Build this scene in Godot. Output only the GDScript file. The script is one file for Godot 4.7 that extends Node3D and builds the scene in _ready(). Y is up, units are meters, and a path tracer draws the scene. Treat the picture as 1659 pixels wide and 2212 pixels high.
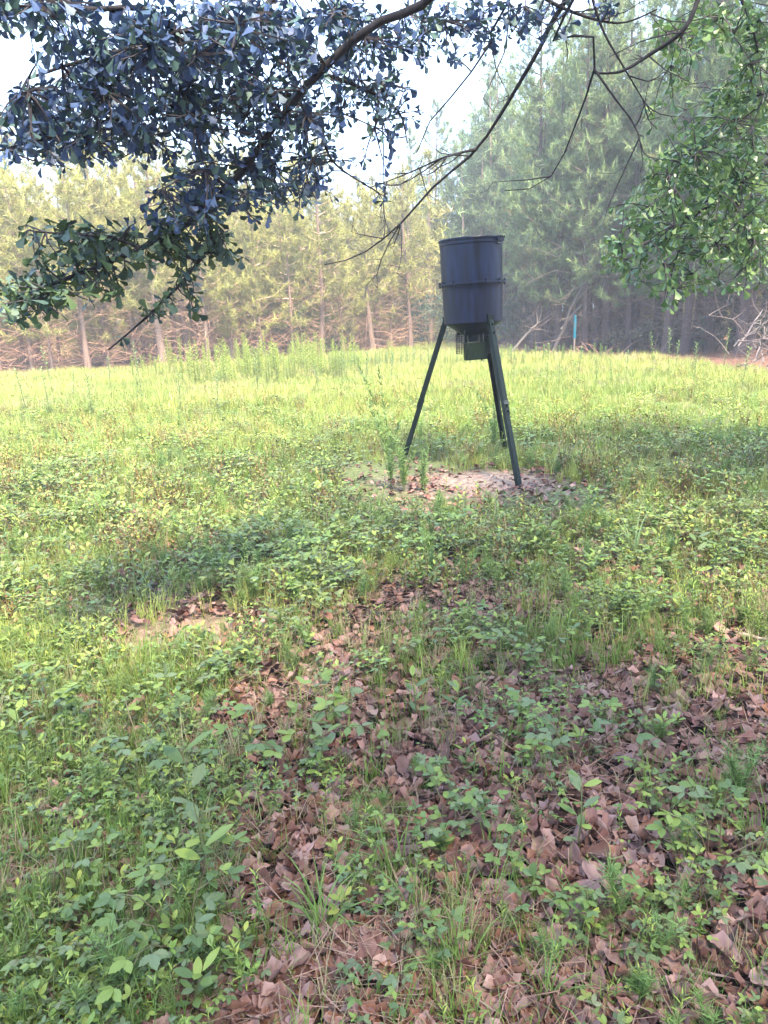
extends Node3D
# A pasture clearing among pines, seen from under a water oak: a tripod game feeder, weeds and leaf litter.

const FOCAL := 1597.0        # lens in units of a 1659 x 2212 frame
const EYE := Vector3(0, 1.5, 0)
var cam_basis: Basis
var rng := RandomNumberGenerator.new()
var land := FastNoiseLite.new()
var patch := FastNoiseLite.new()
var mats := {}
var names := {}
var leaf_cache := {}

# ------------------------------------------------------------------ geometry collector
class Geo:
	var v := PackedVector3Array()
	var n := PackedVector3Array()
	var c := PackedColorArray()
	var ix := PackedInt32Array()
	var smooth := false
	func _init(s := false) -> void:
		smooth = s
	func tri(a: Vector3, b: Vector3, d: Vector3, col: Color) -> void:
		var k := v.size()
		v.append(a); v.append(b); v.append(d)
		c.append(col); c.append(col); c.append(col)
		if smooth:
			var m := (d - a).cross(b - a).normalized()
			n.append(m); n.append(m); n.append(m)
		ix.append(k); ix.append(k + 1); ix.append(k + 2)
	func quad(a: Vector3, b: Vector3, d: Vector3, e: Vector3, col: Color) -> void:
		tri(a, b, d, col)
		tri(a, d, e, col)
	func tube(pts: Array, rad: Array, sides: int, c0: Color, c1: Color = Color(-1, 0, 0), caps := false) -> void:
		var last := pts.size() - 1
		var base := v.size()
		var ref := Vector3(0.31, 0.2, 0.93)
		var d0: Vector3 = (pts[last] - pts[0]).normalized()
		if absf(d0.dot(ref)) > 0.8:
			ref = Vector3(0.9, 0.1, -0.4)
		for i in last + 1:
			var t: Vector3 = (pts[mini(i + 1, last)] - pts[maxi(i - 1, 0)]).normalized()
			var s := t.cross(ref).normalized()
			var u := t.cross(s)
			var col := c0 if c1.r < 0 else c0.lerp(c1, float(i) / last)
			for j in sides:
				var a := TAU * j / sides
				var o := s * cos(a) + u * sin(a)
				v.append(pts[i] + o * rad[i])
				c.append(col)
				if smooth:
					n.append(o)
		for i in last:
			for j in sides:
				var p := base + i * sides + j
				var q := base + i * sides + (j + 1) % sides
				ix.append(p); ix.append(p + sides); ix.append(q)
				ix.append(q); ix.append(p + sides); ix.append(q + sides)
		if caps:
			for e in [0, last]:
				var m := PackedVector3Array()
				for j in sides:
					m.append(v[base + e * sides + j])
				for j in range(1, sides - 1):
					if e == 0:
						tri(m[0], m[j], m[j + 1], c0)
					else:
						tri(m[0], m[j + 1], m[j], c0)
	func lathe(prof: Array, sides: int, col: Color) -> void:   # prof: Vector2(radius, height) from the top down; hard edges between bands
		for k in prof.size() - 1:
			var a: Vector2 = prof[k]
			var b: Vector2 = prof[k + 1]
			var nn := Vector2(a.y - b.y, b.x - a.x).normalized()
			var base := v.size()
			for j in sides + 1:
				var an := TAU * j / sides
				var o := Vector3(cos(an), 0, sin(an))
				v.append(o * a.x + Vector3(0, a.y, 0)); v.append(o * b.x + Vector3(0, b.y, 0))
				c.append(col); c.append(col)
				if smooth:
					var m := (o * nn.x + Vector3(0, nn.y, 0)).normalized()
					n.append(m); n.append(m)
			for j in sides:
				var p := base + j * 2
				ix.append(p); ix.append(p + 1); ix.append(p + 2)
				ix.append(p + 1); ix.append(p + 3); ix.append(p + 2)
	func box(xf: Transform3D, s: Vector3, col: Color) -> void:
		var h := s / 2
		for ax in 3:
			for sg in [-1.0, 1.0]:
				var nn := Vector3.ZERO
				nn[ax] = sg
				var u := Vector3.ZERO
				u[(ax + 1) % 3] = h[(ax + 1) % 3]
				var w := Vector3.ZERO
				w[(ax + 2) % 3] = h[(ax + 2) % 3]
				var m := nn * h[ax]
				var p := [xf * (m - u - w), xf * (m + u - w), xf * (m + u + w), xf * (m - u + w)]
				if sg > 0:
					quad(p[0], p[3], p[2], p[1], col)
				else:
					quad(p[0], p[1], p[2], p[3], col)
	func add(g: Geo, xf: Transform3D, tint := Color.WHITE) -> void:
		var k := v.size()
		for p in g.v:
			v.append(xf * p)
		for q in g.c:
			c.append(q * tint)
		if smooth:
			for q in g.n:
				n.append((xf.basis * q).normalized())
		for i in g.ix:
			ix.append(i + k)
	func lean() -> Geo:      # without the vertices that no triangle uses
		var to := {}
		var o := Geo.new(smooth)
		for i in ix:
			if not to.has(i):
				to[i] = o.v.size()
				o.v.append(v[i]); o.c.append(c[i])
				if smooth:
					o.n.append(n[i])
			o.ix.append(to[i])
		return o
	func mesh(m: Material) -> ArrayMesh:
		var arr := []
		arr.resize(Mesh.ARRAY_MAX)
		arr[Mesh.ARRAY_VERTEX] = v
		arr[Mesh.ARRAY_COLOR] = c
		arr[Mesh.ARRAY_INDEX] = ix
		if smooth:
			arr[Mesh.ARRAY_NORMAL] = n
		var am := ArrayMesh.new()
		am.add_surface_from_arrays(Mesh.PRIMITIVE_TRIANGLES, arr)
		am.surface_set_material(0, m)
		return am

# ------------------------------------------------------------------ naming helpers
func numbered(called: String) -> String:
	var k: int = names.get(called, -1) + 1
	names[called] = k
	return called if k == 0 else "%s_%03d" % [called, k]

func tag(o: Node, label: String, category: String, group := "", kind := "") -> void:
	o.set_meta("label", label)
	o.set_meta("category", category)
	if group:
		o.set_meta("group", group)
	if kind:
		o.set_meta("kind", kind)

func thing(called: String, at := Vector3.ZERO, turn := 0.0) -> Node3D:
	var o := Node3D.new()
	o.name = numbered(called)
	add_child(o, true)
	o.position = at
	o.rotation.y = turn
	return o

func obj(called: String, g: Geo, m: Material, parent: Node = self) -> MeshInstance3D:
	return put(called, g.mesh(m), parent)

func put(called: String, m: Mesh, parent: Node = self, xf := Transform3D()) -> MeshInstance3D:
	var o := MeshInstance3D.new()
	o.mesh = m
	o.transform = xf
	if parent == self:
		o.name = numbered(called)
	else:
		var key := "%d/%s" % [parent.get_instance_id(), called]
		var k: int = names.get(key, -1) + 1
		names[key] = k
		o.name = called if k == 0 else "%s_%03d" % [called, k]
	parent.add_child(o, true)
	if parent != self and called in ["twigs", "bare_twigs", "branches", "crown", "new_shoots", "dead_branches", "high_limbs", "foliage", "stems", "leaves", "stems_and_threads", "bolts", "cable_tie"]:
		o.set_meta("kind", "stuff")
	return o

func multi(called: String, m: Mesh, xf: Array, cols: Array, parent: Node = self) -> MultiMeshInstance3D:
	var mm := MultiMesh.new()
	mm.transform_format = MultiMesh.TRANSFORM_3D
	mm.use_colors = true
	mm.mesh = m
	mm.instance_count = xf.size()
	for i in xf.size():
		mm.set_instance_transform(i, xf[i])
		mm.set_instance_color(i, cols[i])
	var o := MultiMeshInstance3D.new()
	o.multimesh = mm
	o.name = numbered(called) if parent == self else called
	parent.add_child(o, true)
	o.set_meta("kind", "stuff")
	return o

const ORD := ["zeroth", "first", "second", "third", "fourth", "fifth", "sixth", "seventh", "eighth", "ninth", "tenth", "eleventh", "twelfth", "thirteenth", "fourteenth", "fifteenth", "sixteenth", "seventeenth", "eighteenth", "nineteenth"]
func ordinal(k: int) -> String:
	if k < 20:
		return ORD[k]
	var tens: String = ["", "", "twent", "thirt", "fort", "fift", "sixt"][k / 10]
	return tens + "ieth" if k % 10 == 0 else tens + "y-" + ORD[k % 10]

# ------------------------------------------------------------------ where things stand
func ray(x: float, y: float) -> Vector3:
	return (cam_basis * Vector3((x - 829.5) / FOCAL, -(y - 1106.0) / FOCAL, -1)).normalized()

func at(x: float, y: float, d: float) -> Vector3:
	return EYE + ray(x, y) * d

func rise(x: float, z: float) -> float:
	return land.get_noise_2d(x, z) * 0.09 * smoothstep(1.0, 6.0, absf(z + 7.0))

func on(x: float, z: float) -> Vector3:
	return Vector3(x, rise(x, z), z)

func spot(x: float, y: float) -> Vector3:     # the ground under that place of the photograph
	var d := ray(x, y)
	var p := EYE + d * (EYE.y / -d.y)
	return on(p.x, p.z)

func column(x: float, dist: float) -> Vector3:     # ground that far ahead, in the direction of that column
	var d := ray(x, 760)
	return on(d.x / -d.z * dist, -dist)

func seen(p: Vector3) -> Vector2:
	var q := cam_basis.inverse() * (p - EYE)
	if q.z > -0.05:
		return Vector2(-9999, -9999)
	return Vector2(829.5 + FOCAL * q.x / -q.z, 1106.0 - FOCAL * q.y / -q.z)

func rr(a: float, b: float) -> float:
	return rng.randf_range(a, b)

func ball() -> Vector3:
	return Vector3(rng.randfn(), rng.randfn(), rng.randfn()).normalized()

func aim(pos: Vector3, dir: Vector3, up: Vector3, length: float, width := -1.0) -> Transform3D:   # y along dir, z towards up
	var y := dir.normalized()
	var x := y.cross(up)
	x = x.normalized() if x.length() > 0.01 else y.cross(Vector3(0.3, 0.1, 0.9)).normalized()
	var z := x.cross(y)
	var w := length if width < 0 else width
	return Transform3D(Basis(x * w, y * length, z * length), pos)

func vary(col: Color, amount: float) -> Color:
	var k := 1.0 + rr(-amount, amount)
	return Color(col.r * k * (1 + rr(-amount, amount) * 0.35), col.g * k, col.b * k * (1 + rr(-amount, amount) * 0.35))

# ------------------------------------------------------------------ materials
func mat(called: String, rough: float, back := 0.0, metal := 0.0, spec := 0.5) -> StandardMaterial3D:
	if mats.has(called):
		return mats[called]
	var m := StandardMaterial3D.new()
	m.resource_name = called
	m.vertex_color_use_as_albedo = true
	m.roughness = rough
	m.metallic = metal
	m.metallic_specular = spec
	m.cull_mode = BaseMaterial3D.CULL_DISABLED
	if back > 0:
		m.backlight_enabled = true
		m.backlight = Color(back, back, back)
	mats[called] = m
	return m

func noise_tex(seed_: int, freq: float, lo: float, hi: float, size := 512, octaves := 5) -> NoiseTexture2D:
	var t := NoiseTexture2D.new()
	var n := FastNoiseLite.new()
	n.seed = seed_
	n.frequency = freq
	n.fractal_octaves = octaves
	t.noise = n
	t.width = size
	t.height = size
	t.seamless = true
	var g := Gradient.new()
	g.set_color(0, Color(lo, lo, lo))
	g.set_color(1, Color(hi, hi, hi))
	t.color_ramp = g
	return t

# ------------------------------------------------------------------ leaves
# A leaf lies along +y, its upper side towards +z. Edge points and midrib points come in pairs.
func leaf(kind: String, col: Color) -> Geo:
	var g := Geo.new()
	var e: Array
	var fold := 0.10
	var droop := -0.12
	match kind:
		"spatulate":
			e = [[0.015, 0, 0], [0.05, 0.28, 0.28], [0.12, 0.52, 0.5], [0.215, 0.74, 0.68], [0.28, 0.90, 0.78], [0.18, 0.92, 0.85], [0.13, 1.0, 0.94], [0, 1.05, 1.05]]
		"spatulate_narrow":
			e = [[0.015, 0, 0], [0.05, 0.3, 0.3], [0.11, 0.55, 0.52], [0.19, 0.78, 0.74], [0.22, 0.9, 0.84], [0.14, 0.98, 0.93], [0, 1.02, 1.02]]
			fold = 0.16
		"serrate":
			e = [[0.02, 0, 0], [0.17, 0.16, 0.12], [0.15, 0.2, 0.2], [0.28, 0.36, 0.3], [0.25, 0.4, 0.4], [0.29, 0.56, 0.5], [0.23, 0.6, 0.6], [0.22, 0.76, 0.7], [0.14, 0.8, 0.8], [0, 1, 1]]
			fold = 0.12
		"oval":
			e = [[0.02, 0, 0], [0.15, 0.2, 0.18], [0.23, 0.45, 0.43], [0.21, 0.68, 0.66], [0.11, 0.87, 0.87], [0, 1, 1]]
		"lance":
			e = [[0.03, 0, 0], [0.085, 0.3, 0.3], [0.075, 0.6, 0.6], [0, 1, 1]]
			droop = -0.25
		"leaflet":
			e = [[0.02, 0, 0], [0.24, 0.3, 0.28], [0.24, 0.62, 0.6], [0, 1, 1]]
		"plain":
			e = [[0.02, 0, 0], [0.22, 0.45, 0.5], [0, 1, 1]]
		"lobe":
			e = [[0.02, 0, 0], [0.15, 0.5, 0.5], [0.32, 0.9, 0.8], [0, 1.02, 1.02]]
		"round":
			e = [[0.03, 0, 0], [0.37, 0.4, 0.3], [0.3, 0.8, 0.7], [0, 1, 1]]
	for k in e.size() - 1:
		var a: Array = e[k]
		var b: Array = e[k + 1]
		var ma := Vector3(0, a[2], droop * a[2] * a[2])
		var mb := Vector3(0, b[2], droop * b[2] * b[2])
		for s in [-1.0, 1.0]:
			var ea := Vector3(a[0] * s, a[1], droop * a[1] * a[1] + fold * a[0])
			var eb := Vector3(b[0] * s, b[1], droop * b[1] * b[1] + fold * b[0])
			g.tri(ma, ea, eb, col)
			if k < e.size() - 2:
				g.tri(ma, eb, mb, col)
	return g

func leaf_mesh(kind: String, tone: int, col: Color, m: Material) -> ArrayMesh:
	var key := "%s/%d/%s" % [kind, tone, m.resource_name]
	if not leaf_cache.has(key):
		leaf_cache[key] = leaf(kind, col).mesh(m)
	return leaf_cache[key]

func dead_leaf(col: Color, fine := true) -> Geo:
	var g := Geo.new(true)
	var w := [0.02, rr(0.13, 0.2), rr(0.24, 0.32), rr(0.2, 0.27), rr(0.25, 0.36), rr(0.15, 0.24), 0.03]
	var tt := [0.0, 0.14, 0.32, 0.48, 0.66, 0.85, 1.0]
	var curl := rr(-0.4, 1.9)
	var bend := rr(-0.55, 0.55)
	var twist := rr(-0.5, 0.5)
	var ruff := rr(0.01, 0.07)
	var grid := []
	for i in 7:
		var row := []
		for j in 5:
			var u := (j - 2) / 2.0
			var x: float = u * w[i]
			var y: float = tt[i] - 0.04 * absf(u) + (0.05 * absf(u) if i in [2, 4] else 0.0)
			var z: float = curl * x * x * 2.2 + bend * y * y + ruff * sin(i * 2.1 + j * 1.7) + 0.06 * absf(u)
			var a: float = twist * y
			row.append(Vector3(x * cos(a) - z * sin(a), y - 0.5, x * sin(a) + z * cos(a)))
		grid.append(row)
	var norm := []
	for i in 7:
		for j in 5:
			var dy: Vector3 = grid[mini(i + 1, 6)][j] - grid[maxi(i - 1, 0)][j]
			var dx: Vector3 = grid[i][mini(j + 1, 4)] - grid[i][maxi(j - 1, 0)]
			norm.append(dx.cross(dy).normalized())
	for i in 7:
		for j in 5:
			g.v.append(grid[i][j])
			g.n.append(norm[i * 5 + j])
			var k := 0.72 if j == 2 else rr(0.82, 1.15)
			g.c.append(Color(col.r * k, col.g * k, col.b * k))
	if not fine:
		var rows := [0, 2, 4, 6]
		for i in 3:
			for j in [0, 2]:
				var p: int = rows[i] * 5 + j
				var q: int = rows[i + 1] * 5 + j
				g.ix.append(p); g.ix.append(q); g.ix.append(p + 2)
				g.ix.append(p + 2); g.ix.append(q); g.ix.append(q + 2)
		return g.lean()
	for i in 6:
		for j in 4:
			var p := i * 5 + j
			g.ix.append(p); g.ix.append(p + 5); g.ix.append(p + 1)
			g.ix.append(p + 1); g.ix.append(p + 5); g.ix.append(p + 6)
	return g

func blade(length: float, width: float, lean: float, col: Color, segs := 4) -> Geo:     # a grass blade from the origin, bending towards +x
	var g := Geo.new()
	var p := Vector3.ZERO
	var a := 0.12 + lean * 0.15
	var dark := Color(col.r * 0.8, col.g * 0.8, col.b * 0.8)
	for i in segs:
		var q := p + Vector3(sin(a), cos(a), 0) * length / segs
		a += lean / segs * (1.0 + 0.6 * i)
		var w0 := width * (1.0 - pow(float(i) / segs, 2.0))
		var w1 := width * (1.0 - pow(float(i + 1) / segs, 2.0))
		var o := Vector3(0, 0, 0.5)
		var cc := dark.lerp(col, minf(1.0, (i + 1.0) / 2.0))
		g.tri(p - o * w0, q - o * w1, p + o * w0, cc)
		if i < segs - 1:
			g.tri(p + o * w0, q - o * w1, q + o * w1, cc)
		p = q
	return g

# ------------------------------------------------------------------ plants: a stem and a list of leaves [kind, transform, tone]
const TONES := [Color(0.115, 0.175, 0.035), Color(0.165, 0.23, 0.04), Color(0.085, 0.135, 0.038), Color(0.225, 0.285, 0.045), Color(0.125, 0.165, 0.07), Color(0.18, 0.14, 0.05)]

func sprig(kind: String, size: float) -> Dictionary:
	var stem := Geo.new()
	var leaves := []
	var bark := Color(0.12, 0.10, 0.05)
	match kind:
		"bramble":
			for b in rng.randi_range(5, 8):
				var az := rr(0, TAU)
				var reach := size * rr(0.5, 1.1)
				var pts := []
				for i in 6:
					var t := i / 5.0
					pts.append(Vector3(cos(az) * reach * t * 0.9, size * (0.85 * sin(t * 2.1)) * 0.8, sin(az) * reach * t * 0.9) + ball() * 0.01)
				stem.tube(pts, [0.0025, 0.0022, 0.002, 0.0017, 0.0013, 0.0008], 3, Color(0.16, 0.08, 0.05), Color(0.12, 0.13, 0.05))
				for i in range(1, 6):
					var out := Vector3(cos(az + rr(-1.4, 1.4)), rr(0.15, 0.6), sin(az + rr(-1.4, 1.4))).normalized()
					var at_: Vector3 = pts[i] + out * size * 0.14
					stem.tube([pts[i], at_], [0.001, 0.0008], 3, Color(0.12, 0.12, 0.05))
					var side := out.cross(Vector3.UP).normalized()
					var tone := rng.randi_range(0, 2) if rng.randf() < 0.75 else 4
					var l := size * rr(0.12, 0.21)
					for s in [0.0, -1.0, 1.0]:
						var d: Vector3 = (out * (1.0 if s == 0.0 else 0.35) + side * s * 0.95 + Vector3(0, -0.15, 0)).normalized()
						leaves.append(["serrate", aim(at_, d, Vector3.UP + ball() * 0.6, l * (1.0 if s == 0.0 else 0.82)), tone])
		"lanceweed":
			var h := size
			var lean := ball() * 0.12
			var pts := []
			for i in 5:
				pts.append(Vector3(lean.x, 1, lean.z) * h * i / 4.0)
			stem.tube(pts, [0.003, 0.0026, 0.0022, 0.0018, 0.001], 3, Color(0.10, 0.15, 0.04))
			var count := int(26 * clampf(size / 0.3, 0.7, 1.6))
			for i in count:
				var t := 0.15 + 0.85 * i / count
				var az := i * 2.4 + rr(-0.3, 0.3)
				var d := Vector3(cos(az), lerpf(0.35, 1.5, t * t), sin(az)).normalized()
				leaves.append(["lance", aim(Vector3(lean.x, 1, lean.z) * h * t, d, Vector3.UP, rr(0.038, 0.06) * (1.0 - 0.4 * t)), 3 if t > 0.75 else rng.randi_range(0, 1)])
		"broadleaf":
			var lean := ball() * 0.2
			var pts := []
			for i in 5:
				pts.append(Vector3(lean.x * i / 4.0, 1, lean.z * i / 4.0) * size * i / 4.0 + ball() * 0.004)
			stem.tube(pts, [0.0035, 0.003, 0.0026, 0.002, 0.0012], 4, bark, Color(0.12, 0.16, 0.05))
			var count := rng.randi_range(9, 13)
			for i in count:
				var t := 0.25 + 0.75 * i / (count - 1)
				var p: Vector3 = Vector3(lean.x * t, 1, lean.z * t) * size * t
				var az := i * 2.4
				var d := Vector3(cos(az), lerpf(0.25, 0.8, t), sin(az)).normalized()
				leaves.append(["oval", aim(p + d * 0.01, d, Vector3.UP + ball() * 0.3, rr(0.045, 0.08) * (0.55 + size * 1.4)), [0, 1, 2, 4, 3][rng.randi_range(0, 4)]])
		"fennel":
			for b in rng.randi_range(3, 5):
				var lean := ball() * 0.34
				var h := size * rr(0.5, 1.0)
				stem.tube([Vector3.ZERO, Vector3(lean.x * 0.5, 0.6, lean.z * 0.5) * h, Vector3(lean.x, 1, lean.z) * h], [0.003, 0.002, 0.001], 3, Color(0.12, 0.15, 0.06))
				for i in (70 if size < 0.4 else 130):
					var t := rr(0.12, 1.0)
					var p := Vector3(lean.x * t, 1, lean.z * t) * h * t
					var d := (ball() + Vector3(0, 0.9, 0)).normalized()
					var l := rr(0.05, 0.10) * (1.15 - 0.5 * t)
					var s := d.cross(ball()).normalized() * (0.0009 + (0.0024 if size < 0.4 else 0.0042) * size)
					stem.tri(p - s, p + d * l, p + s, vary(Color(0.16, 0.25, 0.07), 0.25))
		"groundcover":
			for i in 18:
				var a := rr(0, TAU)
				var r := sqrt(rng.randf()) * size * 0.6
				var p := Vector3(cos(a) * r, rr(0.015, size * 0.35), sin(a) * r)
				leaves.append(["round" if rng.randf() < 0.6 else "oval", aim(p, Vector3(cos(a + rr(-1, 1)), rr(-0.1, 0.5), sin(a + rr(-1, 1))), Vector3.UP + ball() * 0.5, rr(0.012, 0.028)), [0, 1, 2, 3, 4, 0][rng.randi_range(0, 5)]])
				if i % 3 == 0:
					stem.tube([Vector3(p.x * 0.8, 0, p.z * 0.8), p], [0.001, 0.0008], 3, Color(0.11, 0.13, 0.05))
		"sorrel":
			for b in 6:
				var lean := ball() * 0.35
				var h := size * rr(0.6, 1.0)
				var tip := Vector3(lean.x, 1, lean.z) * h
				stem.tube([Vector3.ZERO, tip * 0.6, tip], [0.0018, 0.0015, 0.0008], 3, Color(0.20, 0.10, 0.05))
				for i in 7:
					leaves.append(["oval", aim(tip * rr(0.35, 1.0), ball() + Vector3(0, 0.6, 0), Vector3.UP, rr(0.02, 0.038)), 5 if rng.randf() < 0.55 else rng.randi_range(1, 3)])
	return {"stem": stem, "leaves": leaves}

func baked(kind: String, size: float) -> ArrayMesh:
	var s := sprig(kind, size)
	var g: Geo = s.stem
	for l in s.leaves:
		g.add(leaf("plain" if l[0] in ["oval", "lance"] and false else ("leaflet" if l[0] == "serrate" else l[0]), vary(TONES[l[2]], 0.18)), l[1])
	return g.mesh(mat("herb", 0.5, 0.5))

func tuft(count: int, length: float, width: float, spread: float, col: Color, segs := 4) -> Geo:
	var g := Geo.new()
	for i in count:
		var b := blade(length * rr(0.5, 1.05), width * rr(0.7, 1.2), rr(0.2, 1.5) * spread, vary(col, 0.25), segs)
		g.add(b, Transform3D(Basis(Vector3.UP, rr(0, TAU)), Vector3(rng.randfn() * 0.02, 0, rng.randfn() * 0.02) * (0.5 + spread) * length / 0.25))
	return g

func sward(tufts: int, radius: float, blades: int, length: float, width: float, spread: float, segs: int) -> Geo:
	var g := Geo.new()
	for i in tufts:
		var a := rr(0, TAU)
		var r := sqrt(rng.randf()) * radius
		var k := rr(0.75, 1.25)
		g.add(tuft(blades, length * rr(0.7, 1.15), width, spread, Color(k * rr(0.9, 1.1), k, k * rr(0.85, 1.1)), segs), Transform3D(Basis(Vector3.UP, rr(0, TAU)), Vector3(cos(a) * r, 0, sin(a) * r)))
	return g

func plant(called: String, kind: String, x: float, y: float, size: float, label: String, category: String) -> void:
	var o := thing(called, spot(x, y), rr(0, TAU))
	tag(o, label, category)
	if kind == "tuft" or kind == "pale_tuft":
		var col := Color(0.15, 0.24, 0.05) if kind == "tuft" else Color(0.22, 0.30, 0.12)
		var shapes := []
		for i in 5:
			shapes.append(blade(1.0, 0.022, [0.3, 0.6, 0.9, 1.3, 1.8][i], vary(col, 0.15), 5).mesh(mat("grass", 0.45, 0.6)))
		for i in 26:
			var l := size * rr(0.5, 1.1)
			put("blade", shapes[i % 5], o, Transform3D(Basis(Vector3.UP, rr(0, TAU)).scaled(Vector3(l, l, l)), Vector3(rng.randfn(), 0, rng.randfn()) * 0.012))
		return
	var s := sprig(kind, size)
	obj("stem" if kind != "fennel" else "stems_and_threads", s.stem, mat("herb", 0.5, 0.5), o)
	for l in s.leaves:
		put("leaf", leaf_mesh(l[0], l[2], TONES[l[2]], mat("herb", 0.5, 0.5)), o, l[1])

# ------------------------------------------------------------------ pines
func needle_tuft(count: int, length: float, width: float, upward: float) -> Geo:
	var g := Geo.new()
	for i in count:
		var d := (ball() + Vector3(0, upward, 0)).normalized()
		var p := Vector3(0, rr(-0.08, 0.06), 0)
		var s := d.cross(ball()).normalized() * width
		var k := rr(0.75, 1.2)
		g.tri(p - s, p + d * length * rr(0.7, 1.1), p + s, Color(k, k, k))
	return g

func pine(called: String, tangle: int, h: float, r: float, clear: float, spread: float, step: float, bark: Color, tone: Color, light: Color, candles: float, dead: Color, fullness: float) -> Node3D:
	var o := thing(called)
	var t := Geo.new(true)
	var wob := [ball() * 0.12, ball() * 0.12, ball() * 0.1]
	var pts := []
	var rad := []
	for i in 10:
		var f := i / 9.0
		var off: Vector3 = wob[0] * sin(f * 3.0) + wob[1] * sin(f * 6.0) * 0.6
		pts.append(Vector3(off.x, h * f - 0.05, off.z))
		rad.append(maxf(0.008, r * (1.0 - 0.93 * pow(f, 0.9)) * (1.25 if i == 0 else 1.0)))
	t.tube(pts, rad, 9, bark, bark.lerp(Color(0.2, 0.12, 0.08), 0.4))
	obj("trunk", t, mats.bark, o)
	var axis := func(y: float) -> Vector3:
		var f := clampf(y / h, 0, 1) * 9.0
		var i := mini(int(f), 8)
		return (pts[i] as Vector3).lerp(pts[i + 1], f - i)
	var wood := Geo.new()
	var tx := []
	var tc := []
	var cx := []
	var cc := []
	var y := h * clear
	while y < h * 0.97:
		var rel := (y - h * clear) / (h * (1.0 - clear))
		var reach := spread * pow(1.0 - rel, 0.75) * (0.6 + 0.4 * minf(1.0, rel * 3.5))
		var from: Vector3 = axis.call(y)
		for b in rng.randi_range(3, 5):
			var az := rr(0, TAU)
			var len_ := maxf(0.15, reach * rr(0.6, 1.15))
			var up := lerpf(0.05, 0.9, rel) + rr(-0.15, 0.15)
			var dir := Vector3(cos(az), up, sin(az)).normalized()
			var mid := from + dir * len_ * 0.55 - Vector3(0, 0.04 * len_, 0)
			var tip := from + dir * len_ + Vector3(0, 0.18 * len_, 0)
			wood.tube([from, mid, tip], [0.006 + 0.012 * len_, 0.005 + 0.006 * len_, 0.004], 3, bark)
			var count := int(maxf(2.0, len_ / 0.13 * fullness))
			for k in count:
				var f := 1.0 - pow(rng.randf(), 1.5) * 0.75
				var p := (from.lerp(mid, f / 0.55) if f < 0.55 else mid.lerp(tip, (f - 0.55) / 0.45))
				var off := ball() * rr(0.02, 0.24) * len_ * (0.4 + 0.6 * f)
				p += off * Vector3(1, 0.6, 1)
				var d := (dir + off.normalized() * 0.7 + Vector3(0, 0.45, 0)).normalized()
				tx.append(aim(p, d, ball(), rr(0.75, 1.25)))
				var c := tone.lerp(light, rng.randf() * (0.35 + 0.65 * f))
				if rng.randf() < 0.05:
					c = c.lerp(Color(0.2, 0.12, 0.05), 0.6)
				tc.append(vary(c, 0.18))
			tx.append(aim(tip, (dir + Vector3(0, 0.6, 0)), ball(), rr(0.9, 1.2)))
			tc.append(vary(light, 0.15))
			if rng.randf() < candles:
				cx.append(aim(tip + Vector3(0, 0.08, 0), Vector3(rr(-0.15, 0.15), 1, rr(-0.15, 0.15)), ball(), rr(0.7, 1.3)))
				cc.append(vary(light * 1.15, 0.15))
		y += step * rr(0.8, 1.2)
	for k in 5:
		tx.append(aim(axis.call(h * rr(0.95, 1.0)), Vector3(rr(-0.4, 0.4), 1, rr(-0.4, 0.4)), ball(), rr(0.9, 1.2)))
		tc.append(vary(light, 0.15))
	obj("branches", wood, mats.wood, o)
	var crown := Geo.new()
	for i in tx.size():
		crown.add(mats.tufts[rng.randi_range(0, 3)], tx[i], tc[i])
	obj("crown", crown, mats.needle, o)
	if cx.size() > 0:
		var shoots := Geo.new()
		for i in cx.size():
			shoots.add(mats.candle, cx[i], cc[i])
		obj("new_shoots", shoots, mats.needle, o)
	var low := Geo.new()
	y = h * 0.05
	while y < h * (clear + 0.12):
		var from: Vector3 = axis.call(y)
		for b in rng.randi_range(tangle - 2, tangle + 2):
			from = axis.call(y + rr(-0.5, 0.5) * step)
			var az := rr(0, TAU)
			var len_ := spread * rr(0.2, 0.9)
			var d := Vector3(cos(az), rr(-0.25, 0.75), sin(az))
			var mid := from + d * len_ * 0.5 + ball() * 0.12
			var tip := from + d * len_ + Vector3(0, rr(-0.45, 0.15) * len_, 0) + ball() * 0.1
			low.tube([from, mid, tip], [0.008, 0.006, 0.0025], 3, vary(dead, 0.25))
			for k in 3:
				var q := mid.lerp(tip, rng.randf())
				low.tube([q, q + (d * 0.5 + ball() * 0.6) * len_ * 0.4], [0.005, 0.002], 3, vary(dead, 0.25))
		y += step * rr(0.55, 1.0)
	var lo := obj("dead_branches", low, mats.wood, o)
	lo.set_meta("kind", "stuff")
	return o

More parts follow.
